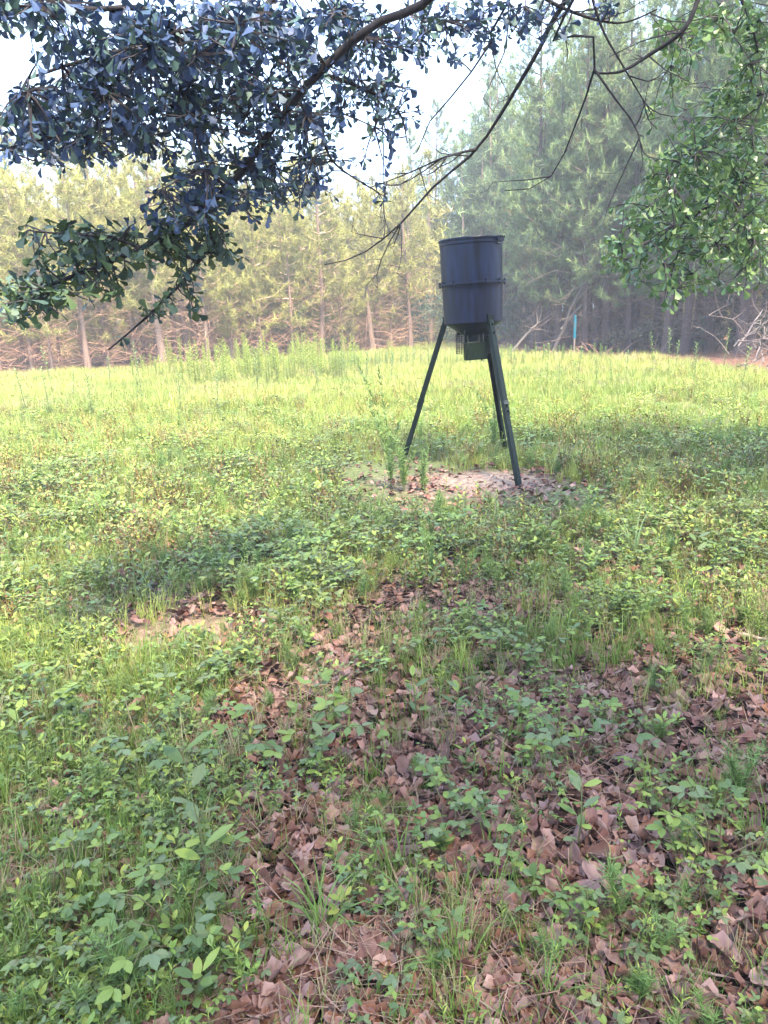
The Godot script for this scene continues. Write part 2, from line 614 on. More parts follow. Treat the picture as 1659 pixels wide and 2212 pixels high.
func shrub(called: String, h: float, w: float, tone: Color, count: int) -> Node3D:
	var o := thing(called)
	var g := Geo.new()
	for i in 7:
		var tip := Vector3(rr(-0.5, 0.5) * w, h * rr(0.5, 0.95), rr(-0.5, 0.5) * w)
		g.tube([Vector3.ZERO, tip * 0.5 + ball() * 0.1, tip], [0.025, 0.015, 0.005], 4, Color(0.13, 0.10, 0.07))
	obj("stems", g, mats.wood, o)
	var lobes := []
	for i in 9:
		lobes.append(Vector3(rr(-0.42, 0.42) * w, h * rr(0.2, 0.85), rr(-0.42, 0.42) * w))
	var tx := []
	var tc := []
	for i in count:
		var l: Vector3 = lobes[rng.randi_range(0, 8)]
		var d := ball()
		var p := l + d * pow(rng.randf(), 0.4) * Vector3(w, h, w) * 0.2
		if p.y < 0.02:
			p.y = rr(0.02, 0.2)
		tx.append(aim(p, d + Vector3(0, -0.1, 0), Vector3.UP + ball() * 0.6, rr(0.7, 1.3)))
		tc.append(vary(tone, 0.35))
	var f := Geo.new()
	for i in tx.size():
		f.add(mats.spray, tx[i], tc[i])
	obj("foliage", f, mats.herb, o)
	return o

# ------------------------------------------------------------------ oaks: limbs given as world points, leaf tips spread in clouds round them
func wander(from: Vector3, to: Vector3, n: int, bend: float, sag: float) -> Array:
	var pts := [from]
	var off := ball() * from.distance_to(to) * bend
	for i in range(1, n):
		var t := float(i) / n
		pts.append(from.lerp(to, t) + off * sin(t * PI) + Vector3(0, -sag * sin(t * PI), 0) + ball() * from.distance_to(to) * 0.02)
	pts.append(to)
	return pts

func smooth_path(pts: Array, steps: int) -> Array:
	var cv := Curve3D.new()
	for i in pts.size():
		var a: Vector3 = pts[maxi(i - 1, 0)]
		var b: Vector3 = pts[mini(i + 1, pts.size() - 1)]
		var d := (b - a) / 6.0
		cv.add_point(pts[i], -d, d)
	cv.bake_interval = 0.02
	var out := []
	for i in steps + 1:
		out.append(cv.sample_baked(cv.get_baked_length() * i / steps))
	return out

func limb(o: Node3D, called: String, pts: Array, r0: float, r1: float, col: Color, nodes: Array) -> Array:
	var path := smooth_path(pts, maxi(8, pts.size() * 5))
	var rad := []
	for i in path.size():
		rad.append(lerpf(r0, r1, pow(float(i) / (path.size() - 1), 0.8)) * rr(0.94, 1.06))
	var g := Geo.new(true)
	g.tube(path, rad, 9 if r0 > 0.03 else 6, col)
	obj(called, g, mats.bark, o)
	for p in path:
		nodes.append(p)
	return path

func bare_twigs(g: Geo, path: Array, count: int, lo: float, hi: float, col: Color) -> void:
	for k in count:
		var i := rng.randi_range(int(path.size() * 0.15), path.size() - 2)
		var along: Vector3 = (path[i + 1] - path[i]).normalized()
		var d := (along * 0.6 + ball() + Vector3(0, -0.25, 0)).normalized()
		var len_ := rr(lo, hi)
		var p := wander(path[i], path[i] + d * len_, 4, 0.12, 0.02)
		g.tube(p, [0.0045, 0.0035, 0.003, 0.0022, 0.0012], 4, col)
		for m in rng.randi_range(1, 4):
			var q: Vector3 = p[rng.randi_range(1, 4)]
			g.tube(wander(q, q + (d + ball() * 1.1).normalized() * len_ * rr(0.2, 0.5), 2, 0.15, 0.0), [0.0022, 0.0018, 0.0009], 3, col)

func leaves_on(o: Node3D, tips: Array, nodes: Array, kind: String, size: float, tones: Array, m: Material, twig_col: Color, per: int, limit: int) -> void:
	var twigs := Geo.new()
	var all := []
	for tip in tips:
		var best := 1e9
		var near := Vector3.ZERO
		for q in nodes:
			var d2: float = (q as Vector3).distance_squared_to(tip) * (1.0 if q.y > tip.y - 0.05 else 1.6)
			if d2 < best:
				best = d2
				near = q
		var p := wander(near, tip, 3, 0.1, -0.02 * sqrt(best))
		twigs.tube(p, [0.004, 0.0032, 0.0024, 0.0015], 3, twig_col)
		if best > 0.04 and best < 0.5:
			nodes.append(p[2])
		var dir: Vector3 = (tip - p[2]).normalized()
		for k in rng.randi_range(per - 2, per + 2):
			var back := rr(0.0, 0.10) * (0.3 if k < 3 else 1.0)
			var pos: Vector3 = tip - dir * back
			var d := (dir * rr(0.1, 0.9) + ball() * 0.9 + Vector3(0, -0.15, 0)).normalized()
			var l := size * rr(0.5, 1.25)
			all.append([aim(pos, d, Vector3.UP * 0.8 + ball() * 0.7, l, l * rr(0.85, 1.2)), rng.randi_range(0, tones.size() - 1), rng.randi_range(0, 2)])
	obj("twigs", twigs, mats.wood, o)
	var scored := []
	for i in all.size():
		var p: Vector3 = all[i][0].origin
		var s := seen(p + EYE - eye_from)
		var inside: bool = s.x > 0 and s.x < 1659 and s.y > 0 and s.y < 2212
		scored.append([eye_from.distance_to(p) / all[i][0].basis.y.length() + (0.0 if inside else 1000.0), i])
	scored.sort_custom(func(a, b): return a[0] < b[0])
	var shapes := []
	for t in tones.size():
		for k in 3:
			shapes.append(leaf(kind if k < 2 else kind + "_narrow", tones[t]).mesh(m))
	var tx := []
	var tc := []
	for s in scored.size():
		var e: Array = all[scored[s][1]]
		if s < limit:
			put("leaf", shapes[e[1] * 3 + e[2]], o, e[0])
		else:
			tx.append(e[0])
			tc.append(vary(tones[e[1]], 0.15))
	var rest := Geo.new()
	var one := leaf(kind, Color.WHITE)
	for i in tx.size():
		rest.add(one, tx[i], tc[i])
	obj("foliage", rest, m, o).set_meta("kind", "stuff")

func cloud(blobs: Array, density: float, spread: float) -> Array:     # blobs: centre x, y, half-width, half-height, distance
	var tips := []
	for b in blobs:
		var k: float = b[5] if b.size() > 5 else 1.0
		for i in int(maxf(1.0, b[2] * b[3] * density * k)):
			var a := rr(0, TAU)
			var r := sqrt(rng.randf()) * (1.0 if rng.randf() < 0.8 else 1.35)
			tips.append(at(b[0] + cos(a) * r * b[2], b[1] + sin(a) * r * b[3], b[4] + rr(-spread, spread)))
	return tips

func path_at(list: Array) -> Array:
	var out := []
	for q in list:
		out.append(at(q[0], q[1], q[2]))
	return out

# ================================================================== the scene
func _ready() -> void:
	rng.seed = 20240611
	# ---- camera, sky, sun, exposure
	var cam := Camera3D.new()
	cam.name = "camera"
	cam.fov = 69.4
	cam.near = 0.05
	cam.far = 600.0
	cam.position = EYE
	cam.rotation_degrees = Vector3(-14.7, 0, -2.0)
	add_child(cam)
	cam.current = true
	cam_basis = Basis.from_euler(Vector3(deg_to_rad(-14.7), 0, deg_to_rad(-2.0)))

	var env := Environment.new()
	env.background_mode = Environment.BG_SKY
	var sky := Sky.new()
	var sm := ProceduralSkyMaterial.new()
	sm.sky_top_color = Color(0.73, 0.82, 0.97)
	sm.sky_horizon_color = Color(0.68, 0.83, 1.0)
	sm.sky_curve = 0.25
	sm.sky_energy_multiplier = 1.0
	sm.ground_bottom_color = Color(0.30, 0.32, 0.22)
	sm.ground_horizon_color = Color(0.6, 0.64, 0.6)
	var clouds := NoiseTexture2D.new()
	var cn := FastNoiseLite.new()
	cn.seed = 4
	cn.frequency = 0.006
	cn.fractal_octaves = 5
	clouds.noise = cn
	clouds.width = 1024
	clouds.height = 512
	clouds.seamless = true
	var ramp := Gradient.new()
	ramp.offsets = PackedFloat32Array([0.0, 0.45, 0.75, 1.0])
	ramp.colors = PackedColorArray([Color(0, 0, 0, 0), Color(0.2, 0.2, 0.2, 0.2), Color(0.75, 0.72, 0.72, 0.8), Color(1, 1, 1, 1)])
	clouds.color_ramp = ramp
	sm.sky_cover = clouds
	sm.sky_cover_modulate = Color(0.7, 0.7, 0.72, 0.6)
	sky.sky_material = sm
	env.sky = sky
	env.tonemap_mode = Environment.TONE_MAPPER_LINEAR
	env.tonemap_exposure = 4.4
	env.fog_enabled = true
	env.fog_density = 0.003
	env.fog_light_color = Color(0.95, 0.97, 1.0)
	env.sdfgi_enabled = true
	env.ssao_enabled = true
	env.ssil_enabled = true
	var we := WorldEnvironment.new()
	we.name = "world_environment"
	we.environment = env
	add_child(we)

	var sun := DirectionalLight3D.new()
	sun.name = "sun"
	sun.light_energy = 1.4
	sun.light_color = Color(1.0, 0.945, 0.85)
	sun.light_angular_distance = 9.0
	sun.shadow_enabled = true
	add_child(sun)
	sun.look_at_from_position(Vector3(0.36, 1.25, 0.80), Vector3.ZERO, Vector3.UP)

	# ---- shared materials and meshes
	land.seed = 7
	land.frequency = 0.09
	patch.seed = 12
	patch.frequency = 0.55
	patch.fractal_octaves = 3
	var bark := mat("bark", 0.9)
	bark.albedo_texture = noise_tex(3, 0.05, 0.45, 1.0, 256)
	bark.uv1_triplanar = true
	bark.uv1_scale = Vector3(4, 1.2, 4)
	mat("wood", 0.9)
	mat("needle", 0.5, 0.6)
	mat("herb", 0.5, 0.5)
	mat("grass", 0.45, 0.8)
	mats.tufts = [needle_tuft(26, 0.22, 0.007, 0.35), needle_tuft(26, 0.2, 0.007, 0.5), needle_tuft(24, 0.24, 0.007, 0.2), needle_tuft(22, 0.2, 0.008, 0.3)]
	mats.candle = needle_tuft(9, 0.26, 0.009, 4.0)
	var spray := Geo.new()
	for i in 7:
		spray.add(leaf("plain", Color.WHITE), aim(ball() * 0.05, Vector3(rr(-1, 1), rr(0, 1), rr(-0.2, 0.6)), Vector3(0, 0, 1) + ball() * 0.6, rr(0.07, 0.12)))
	mats.spray = spray

	build_ground()
	build_woods()
	build_edge_things()
	build_feeder()
	build_oaks()
	build_field()
	build_foreground()

# ------------------------------------------------------------------ the ground
func greenness(x: float, z: float) -> float:     # how much grows there: the leaf litter thins out away from the oak
	var d := -z
	var g := smoothstep(2.1, 4.3, d + 0.9 * patch.get_noise_2d(x * 0.8, z * 0.8) - 0.45 * clampf(x + 0.2, -1.2, 0.9))
	g = maxf(g, 0.7 * smoothstep(-0.2, -0.8, x + 0.25 * patch.get_noise_2d(x * 2.0, z * 2.0)) * smoothstep(4.5, 2.2, d) + 0.14)
	g += 0.35 * patch.get_noise_2d(x * 1.7 + 40.0, z * 1.7)
	var bare := Vector2((x - 0.85) * 0.8, (z + 6.75) * 1.2).length()
	g *= smoothstep(0.35, 0.85, bare)
	g *= 1.0 - 0.8 * smoothstep(0.45, 0.15, Vector2(x + 1.09, (z + 3.45) * 1.3).length())
	return clampf(g, 0.0, 1.0)

func bare_soil(x: float, z: float) -> float:     # the trampled sand under the feeder and a smaller patch at the left
	var n := 0.25 * patch.get_noise_2d(x * 3.0, z * 3.0)
	var foot := minf(Vector2(x - 0.15, (z + 7.1) * 0.8).length(), Vector2(x - 1.2, (z + 6.15) * 0.9).length())
	return maxf(smoothstep(0.75, 0.5, foot), maxf(smoothstep(0.68, 0.35, Vector2((x - 0.9) * 0.8, (z + 6.65) * 1.3).length() + n), smoothstep(0.5, 0.2, Vector2(x + 1.09, (z + 3.45) * 1.3).length() + n)))

func in_woods(x: float, z: float) -> bool:
	return wood_depth(x, z) > 0.0

func wood_depth(x: float, z: float) -> float:     # metres behind the edge of the trees, negative on the field
	var left := left_edge(x) - z                   # left wood lies beyond this line
	if x > 1.6 and z < -34.0:
		left = -1.0
	var right := x - right_edge(z)
	return maxf(minf(left, 3.2 - x), right)

func left_edge(x: float) -> float:
	if x < -8.0:
		return lerpf(-25.0, -27.6, clampf((x + 14.0) / 6.0, -1, 1))
	if x < -3.0:
		return lerpf(-27.6, -31.0, (x + 8.0) / 5.0)
	return lerpf(-31.0, -37.0, clampf((x + 3.0) / 4.5, 0, 1))

func right_edge(z: float) -> float:
	if z > -22.0:
		return lerpf(9.5, 8.2, clampf((-z - 10.0) / 12.0, 0, 1))
	if z > -27.0:
		return lerpf(8.2, 5.2, (-z - 22.0) / 5.0)
	return lerpf(5.2, 4.4, clampf((-z - 27.0) / 12.0, 0, 1))

func build_ground() -> void:
	var g := Geo.new(true)
	var zs := []
	var z := 6.0
	while z > -70.0:
		zs.append(z)
		z -= 0.12 if z < 1.0 and z > -6.0 else 0.3 if z > -14.0 else 0.7
	zs.append(-110.0); zs.append(-300.0)
	zs.insert(0, 40.0); zs.insert(0, 200.0)
	var xs := [-300.0, -90.0, -45.0]
	var x := -32.0
	while x < 32.0:
		xs.append(x)
		x += 0.14 if absf(x) < 3.0 else 0.35 if absf(x) < 8.0 else 0.9
	xs.append_array([45.0, 90.0, 300.0])
	var soil := Color(0.075, 0.045, 0.033)
	var sand := Color(0.35, 0.25, 0.19)
	var straw := Color(0.26, 0.13, 0.08)
	var turf := Color(0.21, 0.25, 0.075)
	for zz in zs:
		for xx in xs:
			var inside: bool = absf(xx) < 40 and zz > -75 and zz < 10
			var bump := 0.02 * patch.get_noise_2d(xx * 2.0, zz * 2.0) if inside else 0.0
			g.v.append(Vector3(xx, rise(xx, zz) + bump, zz))
			var col := soil.lerp(turf, smoothstep(0.3, 0.9, greenness(xx, zz)) * smoothstep(3.0, 9.0, -zz))
			var noise := 0.4 * patch.get_noise_2d(xx * 3.0, zz * 3.0)
			col = col.lerp(sand, smoothstep(0.85, 0.35, Vector2((xx - 0.9) * 0.85, (zz + 6.65) * 1.2).length() + noise))
			col = col.lerp(sand * Color(0.85, 0.75, 0.65), smoothstep(0.6, 0.2, Vector2(xx + 1.09, (zz + 3.45) * 1.3).length() + noise))
			var w := wood_depth(xx, zz)
			col = col.lerp(straw, smoothstep(-0.9, 0.4, w + noise * 4.0))
			g.c.append(col)
	var nx := xs.size()
	for j in zs.size():
		for i in nx:
			var a: Vector3 = g.v[j * nx + maxi(i - 1, 0)]
			var b: Vector3 = g.v[j * nx + mini(i + 1, nx - 1)]
			var d: Vector3 = g.v[maxi(j - 1, 0) * nx + i]
			var e: Vector3 = g.v[mini(j + 1, zs.size() - 1) * nx + i]
			g.n.append((d - e).cross(b - a).normalized())
	for j in zs.size() - 1:
		for i in nx - 1:
			var p := j * nx + i
			g.ix.append(p); g.ix.append(p + nx); g.ix.append(p + 1)
			g.ix.append(p + 1); g.ix.append(p + nx); g.ix.append(p + nx + 1)
	var m := mat("soil", 0.95)
	m.albedo_texture = noise_tex(21, 0.03, 0.55, 1.0, 1024, 7)
	m.uv1_triplanar = true
	m.uv1_world_triplanar = true
	m.uv1_scale = Vector3(0.45, 0.45, 0.45)
	var o := obj("ground", g, m)
	tag(o, "field floor of brown soil under grass, leaf litter and pine straw", "ground", "", "structure")

	# fallen leaves: the nearest as leaves of their own, the rest joined
	var lm := mat("dead_leaf", 0.62, 0.12)
	var tones := [Color(0.255, 0.13, 0.10), Color(0.18, 0.083, 0.063), Color(0.34, 0.20, 0.16), Color(0.235, 0.11, 0.068), Color(0.29, 0.17, 0.145), Color(0.125, 0.06, 0.048)]
	var shapes := []
	var plain := []
	var coarse := []
	for k in 7:
		var base := dead_leaf(Color.WHITE)
		plain.append(base)
		coarse.append(dead_leaf(Color.WHITE, false))
		for t in tones:
			var q := Geo.new(true)
			q.add(base, Transform3D(), t)
			shapes.append(q.mesh(lm))
	var found := []
	for i in 54000:
		var d := 0.9 + pow(rng.randf(), 1.4) * 8.5
		var xx := rr(-1, 1) * (0.6 * d + 0.6)
		var zz := -d + 0.2
		var want := 1.0 - 0.55 * smoothstep(0.25, 0.95, greenness(xx, zz)) - 0.45 * smoothstep(4.5, 9.0, d)
		if Vector2(xx + 1.09, (zz + 3.45) * 1.3).length() < 0.3 or Vector2(xx - 0.95, zz + 6.8).length() < 0.5:
			want = 0.3 if rng.randf() < 0.5 else 0.0
		if rng.randf() > want:
			continue
		var up := (Vector3.UP + ball() * rr(0.15, 0.95)).normalized()
		var dir := Vector3(rr(-1, 1), rr(-0.2, 0.2), rr(-1, 1))
		var l := rr(0.036, 0.08) if rng.randf() < 0.8 else rr(0.02, 0.05)
		found.append([aim(on(xx, zz) + Vector3(0, rr(0.004, 0.035), 0), dir, up, l), rng.randi_range(0, 6), rng.randi_range(0, 5), d])
	found.sort_custom(func(a, b): return a[3] / a[0].basis.y.length() < b[3] / b[0].basis.y.length())
	var near := 0
	var mass := Geo.new(true)
	for f in found:
		var s := seen(f[0].origin)
		if near < 300 and s.x > 0 and s.x < 1659 and s.y < 2205 and s.y > 0:
			put("fallen_leaf", shapes[f[1] * 6 + f[2]], o, f[0])
			near += 1
		else:
			mass.add(plain[f[1]] if f[3] < 3.0 else coarse[f[1]], f[0], vary(tones[f[2]], 0.2))
	obj("leaf_litter", mass, lm, o).set_meta("kind", "stuff")
	# pine straw and thin dry stalks
	var st := Geo.new()
	for i in 26:
		var a := rr(0, TAU)
		var p := Vector3(rr(-0.15, 0.15), rr(0, 0.03), rr(-0.15, 0.15))
		var d := Vector3(cos(a), rr(-0.05, 0.12), sin(a)) * rr(0.08, 0.16)
		var s := d.cross(Vector3.UP).normalized() * 0.0015
		st.tri(p - s, p + d, p + s, Color.WHITE)
	var tx := []
	var tc := []
	for i in 260:
		var d := rr(1.0, 5.0)
		var p := on(rr(-1, 1) * (0.6 * d + 0.4), -d)
		tx.append(Transform3D(Basis(Vector3.UP, rr(0, TAU)), p + Vector3(0, rr(0.01, 0.05), 0)))
		tc.append(vary(Color(0.26, 0.155, 0.10), 0.3))
	for i in 5000:
		var p := on(rr(-17, 14), rr(-42, -16))
		var w := wood_depth(p.x, p.z)
		if w > -1.2 and w < 7.0:
			tx.append(Transform3D(Basis(Vector3.UP, rr(0, TAU)).scaled(Vector3.ONE * 3.0), p + Vector3(0, rr(0.0, 0.08), 0)))
			tc.append(vary(Color(0.33, 0.16, 0.10), 0.35))
	multi("pine_straw", st.mesh(lm), tx, tc, o)

# ------------------------------------------------------------------ the woods
func build_woods() -> void:
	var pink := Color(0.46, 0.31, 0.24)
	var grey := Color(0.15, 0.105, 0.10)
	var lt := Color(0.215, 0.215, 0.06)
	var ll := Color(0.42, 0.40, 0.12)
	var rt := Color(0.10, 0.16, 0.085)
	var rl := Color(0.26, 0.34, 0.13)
	var young := []
	for k in 5:
		young.append(pine("pine_tree", 9, [7.2, 6.4, 7.8, 6.8, 6.0][k], [0.15, 0.08, 0.11, 0.07, 0.09][k], [0.27, 0.20, 0.30, 0.22, 0.17][k], 1.75, 0.31, pink, lt, ll, 0.4, Color(0.40, 0.235, 0.16), 1.25))
	var tall := []
	for k in 5:
		tall.append(pine("pine_tree", 4, [11.5, 12.5, 10.5, 13.0, 11.0][k], [0.17, 0.14, 0.12, 0.15, 0.13][k], [0.24, 0.28, 0.21, 0.30, 0.18][k], 2.3, 0.36, grey, rt, rl, 0.7, Color(0.17, 0.115, 0.10), 1.2))
	var places := []   # [wood, prototype, position, scale, row]
	# left wood: the front row as the photograph shows it, then rows behind
	for q in [[-8, 26.8, 2], [66, 26.8, 1], [108, 26.6, 3], [186, 26.8, 2], [352, 27.4, 0], [232, 28.5, 4], [290, 29.0, 1], [448, 28.2, 2], [500, 29.4, 4], [570, 30.0, 1], [632, 30.6, 3], [694, 31.4, 2], [742, 33.0, 4], [806, 34.0, 0], [846, 36.0, 1], [888, 35.5, 2]]:
		places.append(["left", q[2], column(q[0], q[1]), rr(0.92, 1.08), 0])
	for row in range(1, 6):
		var x := -21.0
		while x < 2.2 - row * 0.25:
			var p := on(x + rr(-0.5, 0.5), left_edge(x) - row * 2.0 - rr(-0.6, 0.6))
			places.append(["left", rng.randi_range(0, 4), p, rr(0.9, 1.12) + row * 0.05, row])
			x += 1.5 + row * 0.22
	# right wood
	for q in [[1149, 30.0, 2], [1166, 29.4, 1], [1205, 28.4, 4], [1232, 31.0, 0], [1264, 27.0, 2], [1287, 28.0, 3], [1312, 27.2, 0], [1352, 27.6, 1], [1372, 28.4, 4], [1420, 30.0, 3], [1477, 24.0, 1], [1494, 26.4, 2], [1532, 24.6, 4], [1580, 26.0, 3], [1618, 23.5, 0], [1668, 22.0, 2]]:
		places.append(["right", q[2], column(q[0], q[1]), rr(0.92, 1.08), 0])
	for row in range(1, 5):
		var z := -20.0
		while z > -42.0:
			var p := on(right_edge(z) + row * 2.3 + rr(-0.6, 0.6) + 0.6, z + rr(-0.7, 0.7))
			if p.x / -p.z < 0.62:
				places.append(["right", rng.randi_range(0, 4), p, rr(0.9, 1.15), row])
			z -= 2.1
	# the far wood across the gap
	for q in [[900, 50, 1], [935, 46, 3], [962, 52, 0], [990, 45, 4], [1015, 49, 2], [1040, 43, 1], [1075, 47, 3], [1110, 41, 2], [1085, 39, 4]]:
		places.append(["gap", q[2], column(q[0], q[1]), rr(1.0, 1.12), 0])
	places.sort_custom(func(a, b): return a[2].x / -a[2].z < b[2].x / -b[2].z)
	var used := {}
	var count := {}
	for q in places:
		var proto: Node3D = young[q[1]] if q[0] == "left" else tall[q[1]]
		var o := proto
		if used.has(proto):
			o = proto.duplicate()
			o.name = numbered("pine_tree")
			add_child(o, true)
		used[proto] = true
		o.position = q[2]
		var yaw := rr(0, TAU)
		o.rotation = Vector3(rr(-0.03, 0.03), yaw, rr(-0.03, 0.03))
		o.scale = Vector3.ONE * q[3]
		var key := "%s%d" % [q[0], q[4]]
		count[key] = count.get(key, 0) + 1
		var nth := ordinal(count[key])
		if q[0] == "gap":
			tag(o, "tall bluish pine far off across the gap, %s from the left there" % nth, "pine tree", "pines beyond the gap")
		elif q[4] == 0:
			tag(o, ("slender pale-trunked young pine, %s from the left along the front of left wood" if q[0] == "left" else "dark-trunked tall pine, %s from the left along the front of right wood") % nth, "pine tree", "pines along the edge of the %s wood" % q[0])
		else:
			tag(o, ("young yellow-green pine, %s from the left in row %s behind the left wood's front" if q[0] == "left" else "tall grey-green pine, %s from the left in row %s behind the right wood's front") % [nth, ordinal(q[4])], "pine tree", "pines deeper in the %s wood" % q[0])
	# deep wood that reads as one mass behind the rows
	var deep := []
	for k in 4:
		var g := Geo.new()
		var h: float = [7.5, 9.0, 11.5, 13.0][k]
		g.tube([Vector3.ZERO, Vector3(0.1, h * 0.5, 0), Vector3(0, h, 0.1)], [0.11, 0.08, 0.02], 5, grey.lerp(pink, 0.4))
		for i in 110:
			var y := rr(0.02, 1.0)
			var off := Vector3(rng.randfn(), 0, rng.randfn()) * 0.85 * (1.25 - y)
			g.add(mats.tufts[i % 4], aim(off + Vector3(0, y * h, 0), ball() + Vector3(0, 0.6, 0), ball(), rr(1.8, 3.0)), vary(lt.lerp(ll, rng.randf()) if k < 2 or y < 0.35 else rt.lerp(rl, rng.randf()), 0.25))  # right mass: low tufts coloured yellow-green to stand for sunlight behind the trunks
		deep.append(g.mesh(mats.needle))
	for k in 4:
		var tx := []
		var tc := []
		for i in 130:
			var a := rr(-0.85, 0.10) if k < 2 else rr(0.10, 0.85)
			var d := rr(41, 64)
			var p := on(sin(a) * d, -cos(a) * d)
			tx.append(Transform3D(Basis(Vector3.UP, rr(0, TAU)).scaled(Vector3.ONE * rr(0.85, 1.1)), p))
			tc.append(Color.WHITE * rr(0.8, 1.2))
		tag(multi("deep_wood", deep[k], tx, tc), ["low dense pines fading into one mass deep behind the left wood", "taller pines of the mass deep behind the left wood", "pines fading into one mass deep behind the right wood", "tallest pines of the mass deep behind the right wood"][k], "forest", "", "stuff")

func build_edge_things() -> void:
	# shrubs at the feet of the woods
	for q in [[660, 32.0, 2.4, 2.4, 0, "light green bush at the foot of the left wood behind the weed patch"], [730, 33.5, 1.8, 2.2, 0, "low olive bush under pines just right of the weed patch"], [930, 37.5, 3.2, 2.6, 1, "dark green bush left of the feeder's barrel at the gap"], [990, 40.0, 4.2, 3.4, 1, "large dark bush filling the gap behind the feeder's cage"], [1060, 41.0, 3.6, 3.0, 1, "shaded bush behind the feeder's right front leg"], [1110, 36.0, 2.2, 2.0, 1, "small shaded bush right of the feeder at the gap"], [1340, 26.2, 1.0, 1.8, 2, "low dusty bush among the trunks of the right wood"], [1400, 26.5, 1.3, 1.8, 2, "grey-green bush between dark trunks right of the teal stake"], [1545, 25.5, 3.0, 2.6, 1, "leafy bush in deep shade under the oak branch at right"], [1640, 25.0, 3.2, 2.6, 1, "dark bush behind the brush pile at the right edge"], [940, 55.0, 6.5, 5.0, 3, "tall bluish broadleaf tree clump above the gap"], [1120, 44.0, 8.5, 4.5, 4, "light green broadleaf tree rising between the pines right of the feeder"]]:
		var tone: Color = [Color(0.13, 0.18, 0.05), Color(0.05, 0.10, 0.055), Color(0.11, 0.11, 0.07), Color(0.07, 0.11, 0.09), Color(0.14, 0.2, 0.06)][q[4]]
		var o := shrub("bush" if q[2] < 5.0 else "broadleaf_tree", q[2], q[3], tone, int(230 * q[2] * q[3] / 3.0) if q[2] < 5.0 else 2200)
		o.position = column(q[0], q[1])
		tag(o, q[5], "bush" if q[2] < 5.0 else "tree")
	# leaning dead trunks at the right wood
	var pale := Color(0.27, 0.23, 0.20)
	for q in [[[1100, 763], [1166, 695], 27.5, 0.06, "pale dead log leaning left of the right wood's first trunks"], [[1192, 768], [1262, 610], 27.0, 0.07, "bare grey dead trunk leaning right beside the teal stake"], [[1212, 712], [1275, 640], 27.6, 0.05, "short broken pale limb hung across the leaning trunk"]]:
		var a := column(q[0][0], q[2])
		if q[3] == 0.05:
			a = at(q[0][0], q[0][1], q[2])
		var b := at(q[1][0], q[1][1], q[2] * 1.02)
		var o := thing("dead_trunk", a)
		var g := Geo.new(true)
		g.tube(wander(Vector3.ZERO, b - a, 5, 0.02, 0.0), [q[3], q[3] * 0.9, q[3] * 0.8, q[3] * 0.7, q[3] * 0.55, q[3] * 0.3], 7, pale * (Color(1, 1, 1) if q[3] != 0.07 else Color(0.75, 0.72, 0.72)), Color(-1, 0, 0), true)
		obj("trunk", g, mats.bark, o)
		var tw := Geo.new()
		for k in 8:
			var p := (b - a) * rr(0.3, 1.0)
			tw.tube(wander(p, p + ball() * rr(0.3, 0.9), 3, 0.1, 0.05), [0.014, 0.011, 0.008, 0.004], 4, pale * Color(0.8, 0.75, 0.7))
		obj("twigs", tw, mats.wood, o)
		tag(o, q[4], "dead trunk", "leaning dead trunks")
	# teal marker stake
	var s := thing("marker_stake", column(1240, 26.8))
	var g := Geo.new()
	g.box(Transform3D(Basis(), Vector3(0, 0.28, 0)), Vector3(0.05, 0.6, 0.05), Color(0.35, 0.27, 0.2))
	obj("wooden_foot", g, mats.wood, s)
	g = Geo.new()
	g.box(Transform3D(Basis(Vector3.UP, 0.4), Vector3(0, 0.98, 0)), Vector3(0.075, 0.8, 0.06), Color(0.02, 0.24, 0.32))
	obj("painted_top", g, mats.wood, s)
	tag(s, "thin teal-topped stake in front of the right wood's trunks", "stake")
	# heap of sawn dead limbs at the right
	var heap := thing("brush_pile", on(9.0, -16.8))
	for k in 60:
		var b := Geo.new()
		var from := Vector3(rr(-1.1, 1.6), rr(0.0, 0.75), rr(-0.7, 0.7))
		var az := rr(0, TAU)
		var to := from + Vector3(cos(az) * rr(0.5, 1.5), rr(-0.3, 0.95), sin(az) * rr(0.3, 0.9))
		to.y = maxf(to.y, 0.05)
		var r := rr(0.007, 0.022)
		var p := wander(from, to, 5, 0.16, -0.1)
		b.tube(p, [r, r * 0.9, r * 0.8, r * 0.65, r * 0.5, r * 0.25], 5, vary(Color(0.16, 0.13, 0.12), 0.3))
		for m in 3:
			var q: Vector3 = p[rng.randi_range(2, 5)]
			b.tube(wander(q, q + (ball() + Vector3(0, 0.4, 0)) * rr(0.15, 0.5), 3, 0.15, 0.0), [r * 0.5, r * 0.4, r * 0.3, r * 0.15], 4, Color(0.19, 0.15, 0.135))
		obj("branch", b, mats.wood, heap)
	tag(heap, "tangled heap of grey dead branches at the right edge of the field", "brush pile")
	for q in [[3.6, -31.5, 0, "low heap of fallen limbs at the gap's right corner"], [7.0, -25.0, 1, "flat scatter of brown dead limbs on the pine straw of the right wood"], [-6.5, -27.8, 2, "reddish dead limbs strewn before the left wood near its thick pale trunk"]]:
		var o := thing("fallen_limbs", on(q[0], q[1]))
		for k in 14:
			var b := Geo.new()
			var from := Vector3(rr(-1.3, 1.3), 0.04, rr(-0.5, 0.5))
			var p := wander(from, from + Vector3(rr(-1.2, 1.2), rr(0.05, 0.5), rr(-0.4, 0.4)), 4, 0.1, -0.05)
			b.tube(p, [0.018, 0.015, 0.012, 0.008, 0.003], 4, vary([Color(0.24, 0.17, 0.13), Color(0.26, 0.15, 0.1), Color(0.42, 0.26, 0.18)][q[2]], 0.25))
			obj("branch", b, mats.wood, o)
		tag(o, q[3], "fallen limbs")

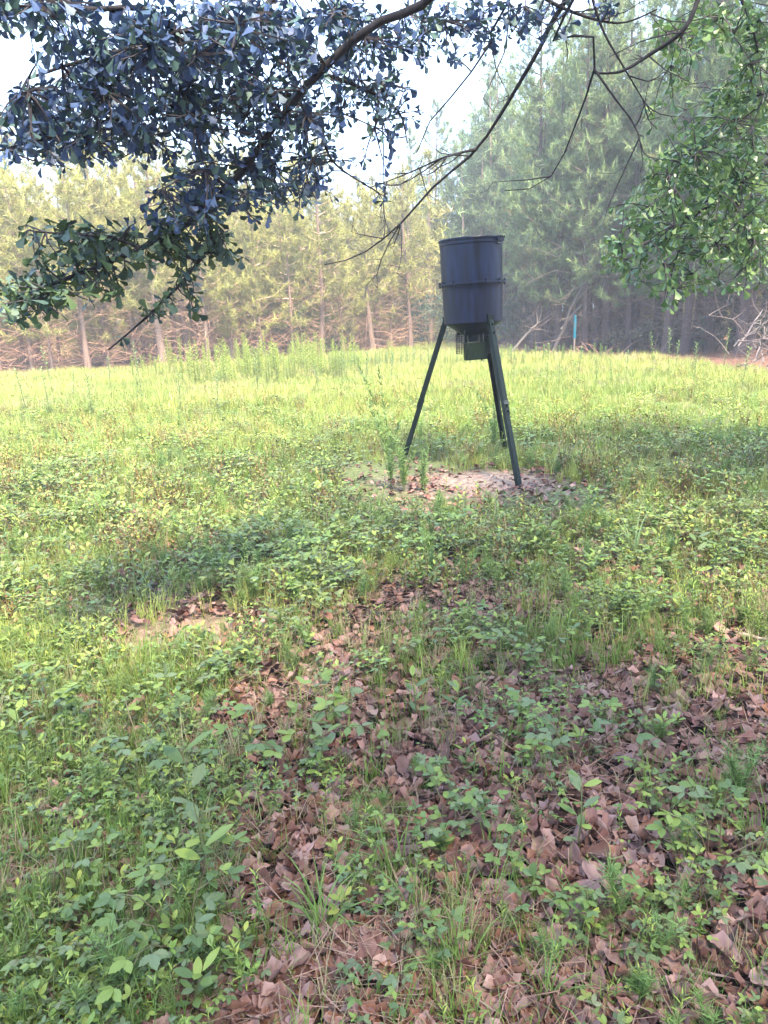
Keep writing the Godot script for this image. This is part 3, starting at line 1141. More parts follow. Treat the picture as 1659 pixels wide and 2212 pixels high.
# ------------------------------------------------------------------ the game feeder
func build_feeder() -> void:
	var o := thing("game_feeder", Vector3(0.918, 0.012, -7.314))
	tag(o, "dark drum game feeder on three steel legs in the clearing", "game feeder")
	var drum_col := Color(0.011, 0.023, 0.068)  # dark green paint pushed to navy, lens-flare blue put into the colour
	var leg_col := Color(0.006, 0.017, 0.012)
	var paint := mat("drum_paint", 0.5, 0.0, 0.0, 0.38)
	paint.roughness_texture = noise_tex(31, 0.012, 0.75, 1.0, 256)
	paint.albedo_texture = noise_tex(33, 0.02, 0.4, 1.0, 256)
	paint.uv1_triplanar = true
	paint.uv1_scale = Vector3(3, 0.4, 3)
	var steel := mat("leg_paint", 0.55, 0.0, 0.0, 0.35)
	steel.albedo_texture = noise_tex(35, 0.03, 0.5, 1.0, 256)
	steel.uv1_triplanar = true
	steel.uv1_scale = Vector3(5, 1.5, 5)
	var tilt := Transform3D(Basis(Vector3(0, 0, 1), deg_to_rad(1.6)), Vector3(0, 1.42, 0))
	var drum := Geo.new(true)
	drum.lathe([Vector2(0.291, 0.735), Vector2(0.296, 0.728), Vector2(0.296, 0.70), Vector2(0.29, 0.692), Vector2(0.288, 0.36)], 64, drum_col)
	var up := obj("upper_drum", drum, paint, o)
	up.transform = tilt
	var low := Geo.new(true)
	low.lathe([Vector2(0.287, 0.345), Vector2(0.284, 0.30), Vector2(0.278, 0.0), Vector2(0.265, -0.012)], 64, drum_col * Color(0.8, 0.85, 0.9))
	obj("lower_drum", low, paint, o).transform = tilt
	var fun := Geo.new(true)
	fun.lathe([Vector2(0.268, -0.006), Vector2(0.11, -0.115), Vector2(0.06, -0.12), Vector2(0.05, -0.18), Vector2(0.0, -0.182)], 40, drum_col * Color(0.6, 0.8, 0.8))
	obj("funnel", fun, paint, o).transform = tilt
	var lid := Geo.new(true)
	lid.lathe([Vector2(0.0, 0.757), Vector2(0.24, 0.752), Vector2(0.285, 0.745), Vector2(0.285, 0.738), Vector2(0.29, 0.7365)], 64, drum_col)
	lid.lathe([Vector2(0.285, 0.752), Vector2(0.301, 0.752), Vector2(0.304, 0.745), Vector2(0.301, 0.731), Vector2(0.297, 0.731)], 64, drum_col * Color(1.2, 1.2, 1.2))
	var ld := obj("lid", lid, paint, o)
	ld.transform = tilt
	var ring := Geo.new(true)
	ring.lathe([Vector2(0.286, 0.362), Vector2(0.316, 0.360), Vector2(0.316, 0.345), Vector2(0.284, 0.343)], 64, drum_col * Color(0.9, 0.9, 0.95))
	var rg := obj("ring_flange", ring, paint, o)
	rg.transform = tilt
	for k in 12:
		var a := TAU * k / 12 + 0.2
		var b := Geo.new(true)
		b.lathe([Vector2(0, 0.385), Vector2(0.008, 0.383), Vector2(0.008, 0.325), Vector2(0, 0.323)], 8, drum_col * Color(0.6, 0.6, 0.6))
		b.lathe([Vector2(0.0, 0.372), Vector2(0.014, 0.371), Vector2(0.014, 0.3625), Vector2(0.0, 0.3622)], 6, drum_col * Color(0.6, 0.6, 0.6))
		put("bolt", b.mesh(steel), rg, Transform3D(Basis(), Vector3(cos(a) * 0.305, 0, sin(a) * 0.305)))
	# locking latch of the lid band at the right: a clasp plate and a coil of wire loops
	var latch := Geo.new()
	var la := Vector3(cos(0.62), 0, sin(0.62))
	var lt := Vector3(-la.z, 0, la.x)
	var lb := Basis(lt, Vector3.UP, la)
	latch.box(Transform3D(lb, la * 0.309 + Vector3(0, 0.722, 0)), Vector3(0.13, 0.032, 0.012), drum_col * Color(0.5, 0.5, 0.5))
	latch.box(Transform3D(lb, la * 0.309 + Vector3(0.0, 0.688, 0)), Vector3(0.12, 0.010, 0.014), Color(0.12, 0.13, 0.16))
	for k in 7:
		var p := la * 0.318 + lt * (k - 3) * 0.019 + Vector3(0, 0.738, 0)
		var loop := []
		for j in 7:
			var an := PI * j / 6
			loop.append(p + lt * cos(an) * 0.009 + Vector3(0, sin(an) * 0.014, 0) + la * 0.008 * (k % 2))
		latch.tube(loop, [0.0035, 0.0035, 0.0035, 0.0035, 0.0035, 0.0035, 0.0035], 5, drum_col * Color(0.5, 0.5, 0.5))
	obj("lid_latch", latch, steel, ld)
	# legs: channels in two lengths bolted together
	var tops := [Vector3(0.135, 1.44, 0.255), Vector3(-0.278, 1.43, -0.09), Vector3(0.15, 1.43, -0.24)]
	var feet := [spot(1127, 1056), spot(860, 1008), spot(1096, 985)]
	for k in 3:
		var foot: Vector3 = feet[k] - o.position
		foot.y = -0.04
		var top: Vector3 = tops[k]
		var d := (foot - top).normalized()
		var outw := Vector3(top.x, 0, top.z).normalized()
		var sx := d.cross(outw).normalized()
		var nrm := sx.cross(d).normalized()
		var leg := Node3D.new()
		leg.name = "leg" if k == 0 else "leg_%03d" % k
		o.add_child(leg)
		var span := top.distance_to(foot)
		for part in 2:
			var ca: float = [0.0, 0.50][part] * span
			var cb: float = [0.56, 1.0][part] * span
			var w: float = [0.050, 0.045][part]
			var mid := top + d * (ca + cb) / 2
			var bs := Basis(sx, -d, nrm)
			var c := Geo.new()
			var shift: float = [0.0, -0.006][part]
			c.box(Transform3D(bs, mid + nrm * shift), Vector3(w, cb - ca, 0.006), leg_col)
			for s in [-1.0, 1.0]:
				c.box(Transform3D(bs, mid + nrm * (shift - 0.021) + sx * s * (w / 2 - 0.003)), Vector3(0.005, cb - ca - 0.002, 0.036), leg_col)
			put(["upper_channel", "lower_channel"][part], c.mesh(steel), leg)
		var hard := Geo.new(true)
		for f in [0.03, 0.08, 0.515, 0.545]:
			hard.add(bolt_geo(leg_col), Transform3D(Basis(sx, nrm, d), top + d * span * f + nrm * 0.004))
		put("bolts", hard.mesh(steel), leg)
		if k == 0:
			var cab := Geo.new(true)      # a cable tied round the front leg
			for j in 3:
				var p := top + d * (span * 0.487 + j * 0.012)
				cab.tube([p + sx * 0.030 + nrm * 0.006, p + nrm * 0.012, p - sx * 0.030 + nrm * 0.006, p - sx * 0.031 - nrm * 0.03], [0.003, 0.003, 0.003, 0.003], 5, Color(0.2, 0.23, 0.25))
			put("cable_tie", cab.mesh(steel), leg)
		var br := Geo.new()
		br.box(Transform3D(Basis(sx, Vector3.UP, sx.cross(Vector3.UP)), top + Vector3(0, 0.0, 0) - outw * 0.012), Vector3(0.075, 0.09, 0.02), leg_col)
		put("bracket", br.mesh(steel), leg)
	# varmint cage round the spinner
	var cage := Node3D.new()
	cage.name = "wire_cage"
	o.add_child(cage)
	var cy := 1.29
	for k in 9:
		var w := Geo.new()
		var pts := []
		var rad := []
		for j in 33:
			var a := TAU * j / 32
			pts.append(Vector3(cos(a) * 0.165, cy - 0.02 * k, sin(a) * 0.165))
			rad.append(0.0022)
		w.tube(pts, rad, 4, leg_col)
		put("hoop_wire", w.mesh(steel), cage)
	for k in 26:
		var a := TAU * k / 26
		var p := Vector3(cos(a) * 0.165, 0, sin(a) * 0.165)
		var w := Geo.new()
		w.tube([p + Vector3(0, cy + 0.02, 0), p + Vector3(0, cy - 0.165, 0)], [0.0025, 0.0025], 4, leg_col)
		put("upright_wire", w.mesh(steel), cage)
	for k in 4:
		var a := TAU * k / 4 + 0.6
		var w := Geo.new()
		w.box(Transform3D(Basis(Vector3.UP, -a), Vector3(cos(a) * 0.15, cy + 0.035, sin(a) * 0.15)), Vector3(0.05, 0.05, 0.02), leg_col)
		put("cage_clip", w.mesh(steel), cage)
	# the control box with its two straps and the spinner plate
	var box := Node3D.new()
	box.name = "control_box"
	o.add_child(box)
	box.transform = Transform3D(Basis.from_euler(Vector3(0, 0.12, 0.035)), Vector3(-0.0, 1.155, 0.175))
	var bc := Color(0.011, 0.022, 0.011)
	var bg := Geo.new()
	bg.box(Transform3D(), Vector3(0.205, 0.155, 0.10), bc)
	put("case", bg.mesh(steel), box)
	bg = Geo.new()
	bg.box(Transform3D(Basis(), Vector3(0, 0.0, 0.052)), Vector3(0.185, 0.135, 0.006), bc * Color(1.3, 1.3, 1.2))
	bg.box(Transform3D(Basis(), Vector3(0.05, -0.083, 0.02)), Vector3(0.012, 0.014, 0.012), bc)
	put("lid", bg.mesh(steel), box)
	for s in [-0.075, 0.075]:
		bg = Geo.new()
		bg.box(Transform3D(Basis(), Vector3(s, 0.135, -0.06)), Vector3(0.024, 0.19, 0.016), leg_col)
		put("strap", bg.mesh(steel), box)
	var sp := Geo.new(true)
	sp.lathe([Vector2(0.0, 1.215), Vector2(0.08, 1.214), Vector2(0.08, 1.206), Vector2(0.0, 1.205)], 20, leg_col)
	sp.lathe([Vector2(0.0, 1.20), Vector2(0.025, 1.199), Vector2(0.025, 1.13), Vector2(0.0, 1.129)], 14, leg_col)
	obj("spinner", sp, steel, o)

func bolt_geo(col: Color) -> Geo:
	var g := Geo.new(true)
	g.lathe([Vector2(0, 0.007), Vector2(0.009, 0.006), Vector2(0.009, -0.002)], 6, col * Color(1.4, 1.4, 1.4))
	return g

# ------------------------------------------------------------------ the oaks overhead
func build_oaks() -> void:
	var bark := Color(0.045, 0.038, 0.042)
	var lm := mat("oak_leaf", 0.55, 0.4)
	var o := thing("oak_tree", on(2.7, 0.9))
	var base := o.position
	tag(o, "old water oak overhead, its dark leafy limbs hanging across the top left", "oak tree")
	var nodes := []
	var world := func(list: Array) -> Array:
		var out := []
		for p in list:
			out.append(p - base)
		return out
	limb(o, "trunk", [Vector3(0, -0.1, 0), Vector3(0.05, 1.5, 0.05), Vector3(-0.1, 3.2, -0.1), Vector3(-0.4, 5.5, -0.6), Vector3(-0.6, 8.5, -1.0)], 0.34, 0.12, bark, [])
	limb(o, "limb", world.call([Vector3(2.6, 3.0, 0.8), Vector3(1.9, 3.4, -0.6), at(1010, -90, 2.75), at(860, 20, 2.8), at(755, 92, 2.85), at(690, 158, 2.85), at(640, 212, 2.9), at(580, 290, 2.95), at(520, 375, 3.0), at(443, 453, 3.05)]), 0.034, 0.010, bark, nodes)
	limb(o, "limb", world.call(path_at([[443, 453, 3.2], [380, 500, 3.1], [302, 537, 3.0], [208, 578, 2.95], [94, 622, 2.9], [-30, 690, 2.9]])), 0.015, 0.004, bark, nodes)
	limb(o, "limb", world.call(path_at([[450, 448, 3.2], [455, 520, 3.2], [411, 588, 3.15], [364, 640, 3.1], [291, 708, 3.1], [234, 756, 3.1]])), 0.009, 0.003, bark, nodes)
	limb(o, "limb", world.call(path_at([[640, 212, 3.3], [540, 205, 3.3], [450, 218, 3.2], [300, 245, 3.1], [150, 285, 3.0], [0, 325, 3.0]])), 0.02, 0.004, bark, nodes)
	limb(o, "limb", world.call([Vector3(1.9, 3.4, -0.6), at(700, -120, 3.0), at(560, 20, 2.9), at(500, 62, 2.9), at(385, 66, 2.85), at(297, 100, 2.8), at(180, 130, 2.8), at(60, 170, 2.8)]), 0.04, 0.004, bark, nodes)
	limb(o, "limb", world.call(path_at([[385, 66, 2.85], [310, 20, 2.8], [200, 20, 2.8], [60, 15, 2.75], [-40, 10, 2.7]])), 0.012, 0.004, bark, nodes)
	limb(o, "limb", world.call(path_at([[302, 537, 3.0], [240, 512, 3.0], [170, 508, 2.95], [75, 500, 2.9]])), 0.006, 0.003, bark, nodes)
	limb(o, "limb", world.call(path_at([[690, 158, 3.3], [780, 190, 3.4], [860, 240, 3.5], [880, 310, 3.5]])), 0.011, 0.003, bark, nodes)
	limb(o, "limb", world.call(path_at([[640, 212, 3.3], [690, 280, 3.4], [720, 350, 3.4], [790, 400, 3.5]])), 0.010, 0.003, bark, nodes)
	# bare branches, hanging in the middle of the view
	var bare := []
	bare.append(limb(o, "limb", world.call([Vector3(2.2, 4.6, -0.8), at(1260, -60, 4.2), at(1185, 70, 4.3), at(1110, 200, 4.4), at(1030, 322, 4.5), at(940, 400, 4.5), at(858, 490, 4.55), at(775, 552, 4.6), at(700, 572, 4.6)]), 0.035, 0.003, bark, []))
	bare.append(limb(o, "limb", world.call([Vector3(2.2, 4.6, -0.8), at(1272, -60, 3.6), at(1280, 60, 3.7), at(1284, 150, 3.75), at(1250, 250, 3.8), at(1210, 350, 3.85), at(1165, 402, 3.9), at(1090, 412, 3.9)]), 0.024, 0.002, bark, []))
	bare.append(limb(o, "limb", world.call(path_at([[1520, -40, 3.9], [1480, 60, 3.8], [1400, 120, 3.8], [1340, 155, 3.75], [1284, 158, 3.75]])), 0.012, 0.005, bark, []))
	bare.append(limb(o, "limb", world.call(path_at([[1284, 150, 3.75], [1330, 215, 3.7], [1370, 270, 3.7], [1390, 330, 3.7]])), 0.006, 0.002, bark, []))
	bare.append(limb(o, "limb", world.call(path_at([[1030, 322, 4.5], [960, 340, 4.4], [880, 375, 4.4], [800, 405, 4.4]])), 0.008, 0.002, bark, []))
	bare.append(limb(o, "limb", world.call([Vector3(2.2, 4.6, -0.8), at(1150, -80, 3.9), at(1080, 60, 4.0), at(1000, 180, 4.1), at(930, 260, 4.2), at(900, 330, 4.2)]), 0.02, 0.003, bark, nodes))
	bare.append(limb(o, "limb", world.call(path_at([[1110, -60, 4.0], [1200, 10, 4.0], [1330, 50, 4.0], [1420, 20, 4.0]])), 0.012, 0.003, bark, nodes))
	bare.append(limb(o, "limb", world.call(path_at([[1270, -40, 3.8], [1300, 60, 3.8], [1350, 150, 3.8], [1410, 250, 3.9]])), 0.007, 0.002, bark, []))
	var tg := Geo.new()
	for k in bare.size():
		bare_twigs(tg, bare[k], [14, 8, 4, 3, 8, 10, 6, 3][k], 0.10, 0.42, bark)
	obj("bare_twigs", tg, mats.wood, o)
	var dense := [[60, 25, 110, 36, 2.8], [235, 100, 130, 80, 2.85], [400, 80, 130, 85, 2.9], [540, 60, 110, 70, 3.0], [270, 210, 130, 80, 3.0], [120, 235, 110, 55, 3.0], [60, 290, 70, 45, 3.0], [180, 320, 110, 50, 3.05], [380, 270, 120, 90, 3.1], [480, 190, 110, 90, 3.15], [600, 140, 90, 80, 3.2], [700, 60, 90, 60, 3.2], [600, 280, 80, 80, 3.25], [690, 260, 60, 60, 3.35, 0.8], [690, 350, 50, 50, 3.4, 0.8], [590, 380, 60, 50, 3.3], [800, 90, 80, 70, 3.3, 0.7], [850, 220, 60, 80, 3.45, 0.6], [780, 170, 70, 60, 3.4, 0.7], [450, 390, 100, 60, 3.15], [400, 450, 90, 50, 3.15], [540, 440, 65, 40, 3.2, 0.8], [640, 430, 60, 40, 3.3, 0.7], [890, 70, 60, 60, 3.5, 0.7], [840, 345, 20, 20, 3.5, 0.6], [775, 370, 20, 25, 3.5, 0.8], [826, 430, 16, 16, 3.5, 1.2]]
	var lower := [[240, 545, 90, 42, 3.0], [150, 585, 65, 38, 2.95], [80, 625, 65, 42, 2.9], [30, 655, 45, 40, 2.9], [220, 620, 55, 35, 3.0, 0.7], [110, 510, 55, 28, 2.95, 0.7], [190, 500, 60, 24, 3.0, 0.6], [430, 520, 70, 50, 3.2, 0.9], [490, 555, 35, 24, 3.2, 0.8], [405, 590, 28, 24, 3.15], [365, 650, 28, 22, 3.1], [330, 690, 26, 20, 3.1], [425, 655, 20, 26, 3.15], [350, 510, 60, 40, 3.1], [250, 730, 16, 14, 3.1, 0.8]]
	var top_right := [[990, 40, 80, 45, 4.0, 0.8], [1100, 45, 80, 40, 4.0, 0.8], [1190, 40, 50, 36, 4.0, 0.7], [950, 120, 50, 40, 4.0, 0.7], [1310, 25, 40, 26, 4.0, 0.5], [1040, 110, 40, 24, 4.0, 0.5]]
	var tips := []
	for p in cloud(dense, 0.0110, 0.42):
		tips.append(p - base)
	var low_tips := []
	for p in cloud(lower, 0.0105, 0.2):
		low_tips.append(p - base)
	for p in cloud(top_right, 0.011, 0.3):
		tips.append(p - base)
	leaves_local(o, base, tips, nodes, 0.043, [Color(0.050, 0.090, 0.135), Color(0.044, 0.078, 0.165), Color(0.065, 0.12, 0.10), Color(0.042, 0.072, 0.155)], lm, bark, 7, 180)  # upper leaves: lens-flare blue painted into their dark green tones
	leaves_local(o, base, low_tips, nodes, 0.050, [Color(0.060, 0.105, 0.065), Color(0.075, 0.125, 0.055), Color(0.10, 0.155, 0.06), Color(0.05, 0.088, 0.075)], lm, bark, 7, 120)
	# the rest of the crown, above and behind the frame
	var clump := Geo.new()
	for i in 14:
		clump.add(leaf("lobe", Color.WHITE), aim(ball() * rr(0.05, 0.3), ball(), Vector3.UP + ball() * 0.5, rr(0.09, 0.14)))
	var tx := []
	var tc := []
	var hubs := []
	for i in 18:
		var p := Vector3(rr(-6.0, 7.0), 0, rr(-2.0, 6.0))
		p.y = 3.6 + maxf(0.0, -p.z) * 0.45 + rr(0.0, 3.0)
		hubs.append(p)
	for i in 12:
		hubs.append(Vector3(rr(0.0, 3.8), rr(4.3, 6.4), rr(-6.0, -3.6)))  # unseen crown clumps added here to shade the feeder
	for i in 22:
		hubs.append(Vector3(rr(-2.5, 4.5), rr(4.0, 6.5), rr(0.6, 4.4)))
	for i in 4:
		hubs.append(Vector3(rr(0.0, 3.2), rr(4.3, 6.0), rr(1.2, 2.8)))  # more unseen crown clumps, added to shade the nearest ground
	for h in hubs:
		for k in 20:
			var p: Vector3 = h + ball() * pow(rng.randf(), 0.5) * Vector3(1.3, 0.7, 1.3)
			if p.y < 2.2 + maxf(0.0, -p.z) * 0.43:
				continue
			tx.append(aim(p - base, ball(), Vector3.UP, rr(0.8, 1.2)))
			tc.append(vary(Color(0.05, 0.09, 0.04), 0.3))
	high(clump, tx, tc, lm, o)
	var hi := Geo.new(true)
	for h in hubs:
		if h.z > -8.0:
			hi.tube(wander(Vector3(-0.3, 4.5 + rr(0, 2), -0.5), h - base, 4, 0.06, 0.0), [0.05, 0.04, 0.03, 0.02, 0.008], 5, bark)
	obj("high_limbs", hi, mats.bark, o)

	# the second oak, reaching in from the right
	var r := thing("oak_tree", on(4.3, -4.6))
	var rb := r.position
	tag(r, "bright green water oak reaching in from the right edge", "oak tree")
	var rn := []
	var rworld := func(list: Array) -> Array:
		var out := []
		for p in list:
			out.append(p - rb)
		return out
	limb(r, "trunk", [Vector3(0, -0.1, 0), Vector3(0.05, 1.5, 0), Vector3(-0.05, 3.0, -0.1), Vector3(0.1, 5.0, -0.2), Vector3(0, 7.5, 0)], 0.16, 0.05, bark, [])
	limb(r, "limb", rworld.call([Vector3(4.25, 2.9, -4.7), at(1760, 300, 5.2), at(1659, 352, 5.1), at(1570, 415, 5.0), at(1480, 480, 4.9), at(1410, 535, 4.8), at(1350, 562, 4.8)]), 0.035, 0.004, bark, rn)
	limb(r, "limb", rworld.call(path_at([[1560, 420, 5.0], [1500, 445, 5.0], [1420, 470, 5.0], [1340, 500, 5.0]])), 0.008, 0.003, bark, rn)
	limb(r, "limb", rworld.call(path_at([[1500, 466, 4.9], [1460, 560, 4.8], [1445, 620, 4.8], [1432, 675, 4.8]])), 0.007, 0.002, bark, rn)
	limb(r, "limb", rworld.call([Vector3(4.3, 4.2, -4.8), at(1720, 40, 5.2), at(1620, 80, 5.0), at(1540, 55, 4.9), at(1430, 90, 4.8)]), 0.02, 0.003, bark, rn)
	limb(r, "limb", rworld.call([Vector3(4.25, 3.4, -4.8), at(1740, 180, 5.4), at(1640, 230, 5.3), at(1550, 300, 5.2), at(1470, 330, 5.1)]), 0.02, 0.003, bark, rn)
	limb(r, "limb", rworld.call([Vector3(4.25, 2.2, -4.8), at(1740, 500, 5.4), at(1650, 520, 5.3), at(1560, 545, 5.2)]), 0.016, 0.003, bark, rn)
	limb(r, "limb", rworld.call(path_at([[1590, -30, 4.6], [1625, 60, 4.6], [1640, 130, 4.7]])), 0.01, 0.003, bark, rn)
	var rc := [[1570, 55, 90, 50, 4.9, 0.8], [1460, 75, 50, 35, 4.8, 0.8], [1640, 140, 50, 60, 5.0, 0.8], [1480, 120, 40, 24, 4.8, 0.6], [1610, 240, 60, 70, 5.2, 0.9], [1560, 330, 90, 70, 5.1, 0.9], [1480, 180, 40, 20, 5.0, 0.4], [1500, 395, 100, 60, 5.0], [1600, 440, 80, 80, 5.1, 1.1], [1430, 470, 85, 50, 4.9], [1520, 520, 110, 45, 5.0, 1.1], [1620, 540, 60, 40, 5.1, 1.1], [1385, 555, 60, 26, 4.8, 0.9], [1450, 590, 40, 34, 4.8, 0.8], [1330, 520, 40, 18, 4.9, 0.6], [1440, 640, 16, 22, 4.8, 0.7], [1450, 360, 30, 20, 5.0, 0.8], [1330, 560, 40, 20, 4.8, 0.6], [1400, 420, 50, 40, 5.1, 0.4], [1450, 330, 60, 40, 5.1, 0.4], [1600, 600, 70, 30, 5.2, 0.5], [1560, 230, 60, 50, 5.2, 0.5], [1490, 610, 50, 30, 4.9, 0.5], [1400, 600, 50, 30, 4.9, 0.4], [1440, 250, 50, 40, 5.1, 0.25]]
	var rt := []
	for p in cloud(rc, 0.0185, 0.7):
		rt.append(p - rb)
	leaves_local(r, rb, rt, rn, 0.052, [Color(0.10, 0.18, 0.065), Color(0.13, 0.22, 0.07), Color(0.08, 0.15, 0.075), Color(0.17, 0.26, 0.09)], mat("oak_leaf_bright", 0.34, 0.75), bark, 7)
	# its crown beyond the frame
	tx = []
	tc = []
	for i in 420:
		var p := Vector3(4.6, 4.6, -4.4) + ball() * pow(rng.randf(), 0.4) * Vector3(1.9, 2.2, 2.2)
		if p.x / maxf(0.1, -p.z) < 0.62 and p.y < 2.0 + -p.z * 0.44:
			continue
		tx.append(aim(p - rb, ball(), Vector3.UP, rr(0.8, 1.2)))
		tc.append(vary(Color(0.07, 0.13, 0.045), 0.3))
	high(clump, tx, tc, mats.oak_leaf_bright, r)

func high(clump: Geo, tx: Array, tc: Array, m: Material, o: Node3D) -> void:
	var g := Geo.new()
	for i in tx.size():
		g.add(clump, tx[i], tc[i])
	obj("high_foliage", g, m, o).set_meta("kind", "stuff")

func leaves_local(o: Node3D, base: Vector3, tips: Array, nodes: Array, size: float, tones: Array, m: Material, twig: Color, per: int, limit := 300) -> void:
	eye_from = EYE - base
	leaves_on(o, tips, nodes, "spatulate", size, tones, m, twig, per, limit)
	eye_from = EYE

var eye_from := EYE

# ------------------------------------------------------------------ grass and weeds of the field
func build_field() -> void:
	var gm := mat("grass", 0.45, 0.8)
	# field grass: several tufts, thinner near the oak
	var kinds := []
	for k in 4:
		kinds.append(sward(7, 0.30, 15, [0.22, 0.27, 0.18, 0.32][k], 0.0045, [0.8, 0.6, 1.0, 0.5][k], 3).mesh(gm))
	var far := []
	for k in 2:
		far.append(sward(14, 0.6, 16, [0.27, 0.33][k], 0.009, 0.7, 2).mesh(gm))
	var xs := [[], [], [], [], [], []]
	var cs := [[], [], [], [], [], []]
	for i in 9000:
		var d := 2.6 + 39.0 * pow(rng.randf(), 1.1)
		var x := rr(-1, 1) * (0.60 * d + 1.0)
		var z := -d
		if wood_depth(x, z) > -0.5 + rr(-0.6, 0.5):
			continue
		var gr := greenness(x, z)
		if rng.randf() > (gr * 0.82 + 0.18) * (0.6 + 0.4 * smoothstep(4.0, 10.0, d)):
			continue
		if bare_soil(x, z) > rr(0.0, 0.5):
			continue
		var k := rng.randi_range(0, 3) if d < 13.0 else rng.randi_range(4, 5)
		var v := 0.5 + 0.5 * land.get_noise_2d(x * 3.0 + 90.0, z * 3.0)
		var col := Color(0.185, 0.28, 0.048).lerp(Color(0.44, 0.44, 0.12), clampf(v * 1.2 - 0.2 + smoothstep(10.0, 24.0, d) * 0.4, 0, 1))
		if rng.randf() < 0.09:
			col = Color(0.36, 0.30, 0.16)
		var s := rr(0.6, 1.1) * lerpf(0.75, 1.0, smoothstep(4.0, 12.0, d))
		if Vector2(x - 0.1, (z + 6.5) * 0.42).length() < 0.6:
			s *= 0.4
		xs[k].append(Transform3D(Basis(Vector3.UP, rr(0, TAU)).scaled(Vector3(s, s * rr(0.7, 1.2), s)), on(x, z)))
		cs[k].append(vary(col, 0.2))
	for i in 900:
		var d := 1.15 + 2.4 * rng.randf()
		var x := rr(-1, 1) * (0.60 * d + 0.3)
		var gr := greenness(x, -d)
		if rng.randf() > gr * 0.85 + 0.15:
			continue
		var k := rng.randi_range(0, 3)
		var s := rr(0.35, 0.75)
		xs[k].append(Transform3D(Basis(Vector3.UP, rr(0, TAU)).scaled(Vector3(s, s * rr(0.7, 1.1), s)), on(x, -d)))
		cs[k].append(vary(Color(0.17, 0.26, 0.045) if rng.randf() < 0.8 else Color(0.36, 0.30, 0.16), 0.2))
	for k in 6:
		tag(multi("field_grass", kinds[k] if k < 4 else far[k - 4], xs[k], cs[k]), ["soft medium grass growing across the near half of the field", "taller thin grass scattered through the near field", "short spreading grass among the herbs near the feeder", "upright long grass standing in the near field", "pale sunlit grass covering the far half of the field", "tall pale grass of the far field before the trees"][k], "grass", "", "stuff")
	# herbs: brambles, sorrel, groundcover, seedlings
	var herbs := []
	for q in [["sorrel", 0.26], ["lanceweed", 0.22], ["bramble", 0.26], ["groundcover", 0.20], ["fennel", 0.24], ["lanceweed", 0.28], ["groundcover", 0.26], ["bramble", 0.20], ["broadleaf", 0.16], ["lanceweed", 0.16], ["fennel", 0.16], ["sorrel", 0.34]]:
		herbs.append(baked(q[0], q[1]))
	xs = []
	cs = []
	for k in herbs.size():
		xs.append([])
		cs.append([])
	for i in 17500:
		var d := 1.15 + 20.0 * pow(rng.randf(), 1.6)
		var x := rr(-1, 1) * (0.60 * d + 0.5)
		var z := -d
		if wood_depth(x, z) > -0.8:
			continue
		var gr := greenness(x, z)
		var keep := (0.09 + 0.91 * smoothstep(0.12, 0.75, gr)) * (0.6 + 0.4 * smoothstep(-0.25, 0.2, patch.get_noise_2d(x * 2.6 + 11.0, z * 2.6)))
		if rng.randf() > keep * (1.0 - 0.35 * smoothstep(9.0, 20.0, d)):
			continue
		var red := land.get_noise_2d(x * 4.0 - 30.0, z * 4.0)
		var k := clampi(int(6.0 + 7.5 * land.get_noise_2d(x * 9.0 + 200.0, z * 9.0)) + rng.randi_range(-3, 3), 0, 11)
		if red > 0.15 and d > 5.0 and rng.randf() < 0.3:
			k = 0 if rng.randf() < 0.5 else 11
		if d > 10.0 and rng.randf() < 0.4:
			continue
		if d < 3.2 and (k == 0 or k == 11):
			k = rng.randi_range(1, 10)
		if d < 3.6 and (k == 3 or k == 6) and rng.randf() < 0.6:
			k = [1, 5, 9, 4, 10][rng.randi_range(0, 4)]
		if bare_soil(x, z) > rr(0.0, 0.7):
			continue
		var s := rr(0.6, 1.15) * lerpf(0.6, 1.05, smoothstep(1.6, 6.0, d))
		var lean := Vector3(rr(-0.15, 0.15), 1, rr(-0.15, 0.15)).normalized()
		var b := Basis(Quaternion(Vector3.UP, lean)) * Basis(Vector3.UP, rr(0, TAU))
		if Vector2(x - 0.1, (z + 6.5) * 0.42).length() < 0.5:
			s *= 0.45
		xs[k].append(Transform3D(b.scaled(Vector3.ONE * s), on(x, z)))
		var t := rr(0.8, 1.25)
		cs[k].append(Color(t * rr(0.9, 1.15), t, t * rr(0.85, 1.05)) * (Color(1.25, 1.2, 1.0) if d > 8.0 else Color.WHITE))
	for k in herbs.size():
		tag(multi("ground_herbs", herbs[k], xs[k], cs[k]), "mixed low herbs, brambles and seedlings covering the ground between grass", "ground cover", "low herbs of the clearing", "stuff")

	# tall stalks one can tell apart
	var protos := []
	for k in 4:
		var o := thing("tall_weed")
		var h: float = [0.85, 0.7, 1.0, 0.6][k]
		var st := Geo.new()
		var lv := Geo.new()
		var lean := ball() * 0.06
		st.tube([Vector3.ZERO, Vector3(lean.x, 0.6, lean.z) * h, Vector3(lean.x * 2, 1, lean.z * 2) * h], [0.006, 0.005, 0.002], 4, Color(0.16, 0.19, 0.06))
		for i in 46:
			var t := 0.12 + 0.88 * i / 46.0
			var az := i * 2.4
			var d := Vector3(cos(az), lerpf(0.1, 1.2, t * t), sin(az))
			lv.add(leaf("lance", vary(Color(0.15, 0.23, 0.07), 0.2)), aim(Vector3(lean.x * 2 * t, 1, lean.z * 2 * t) * h * t, d, Vector3.UP, rr(0.11, 0.15) * (1.1 - 0.55 * t)))
		obj("stalk", st, mats.herb, o)
		obj("leaves", lv, mats.herb, o)
		protos.append(o)
	var where := []
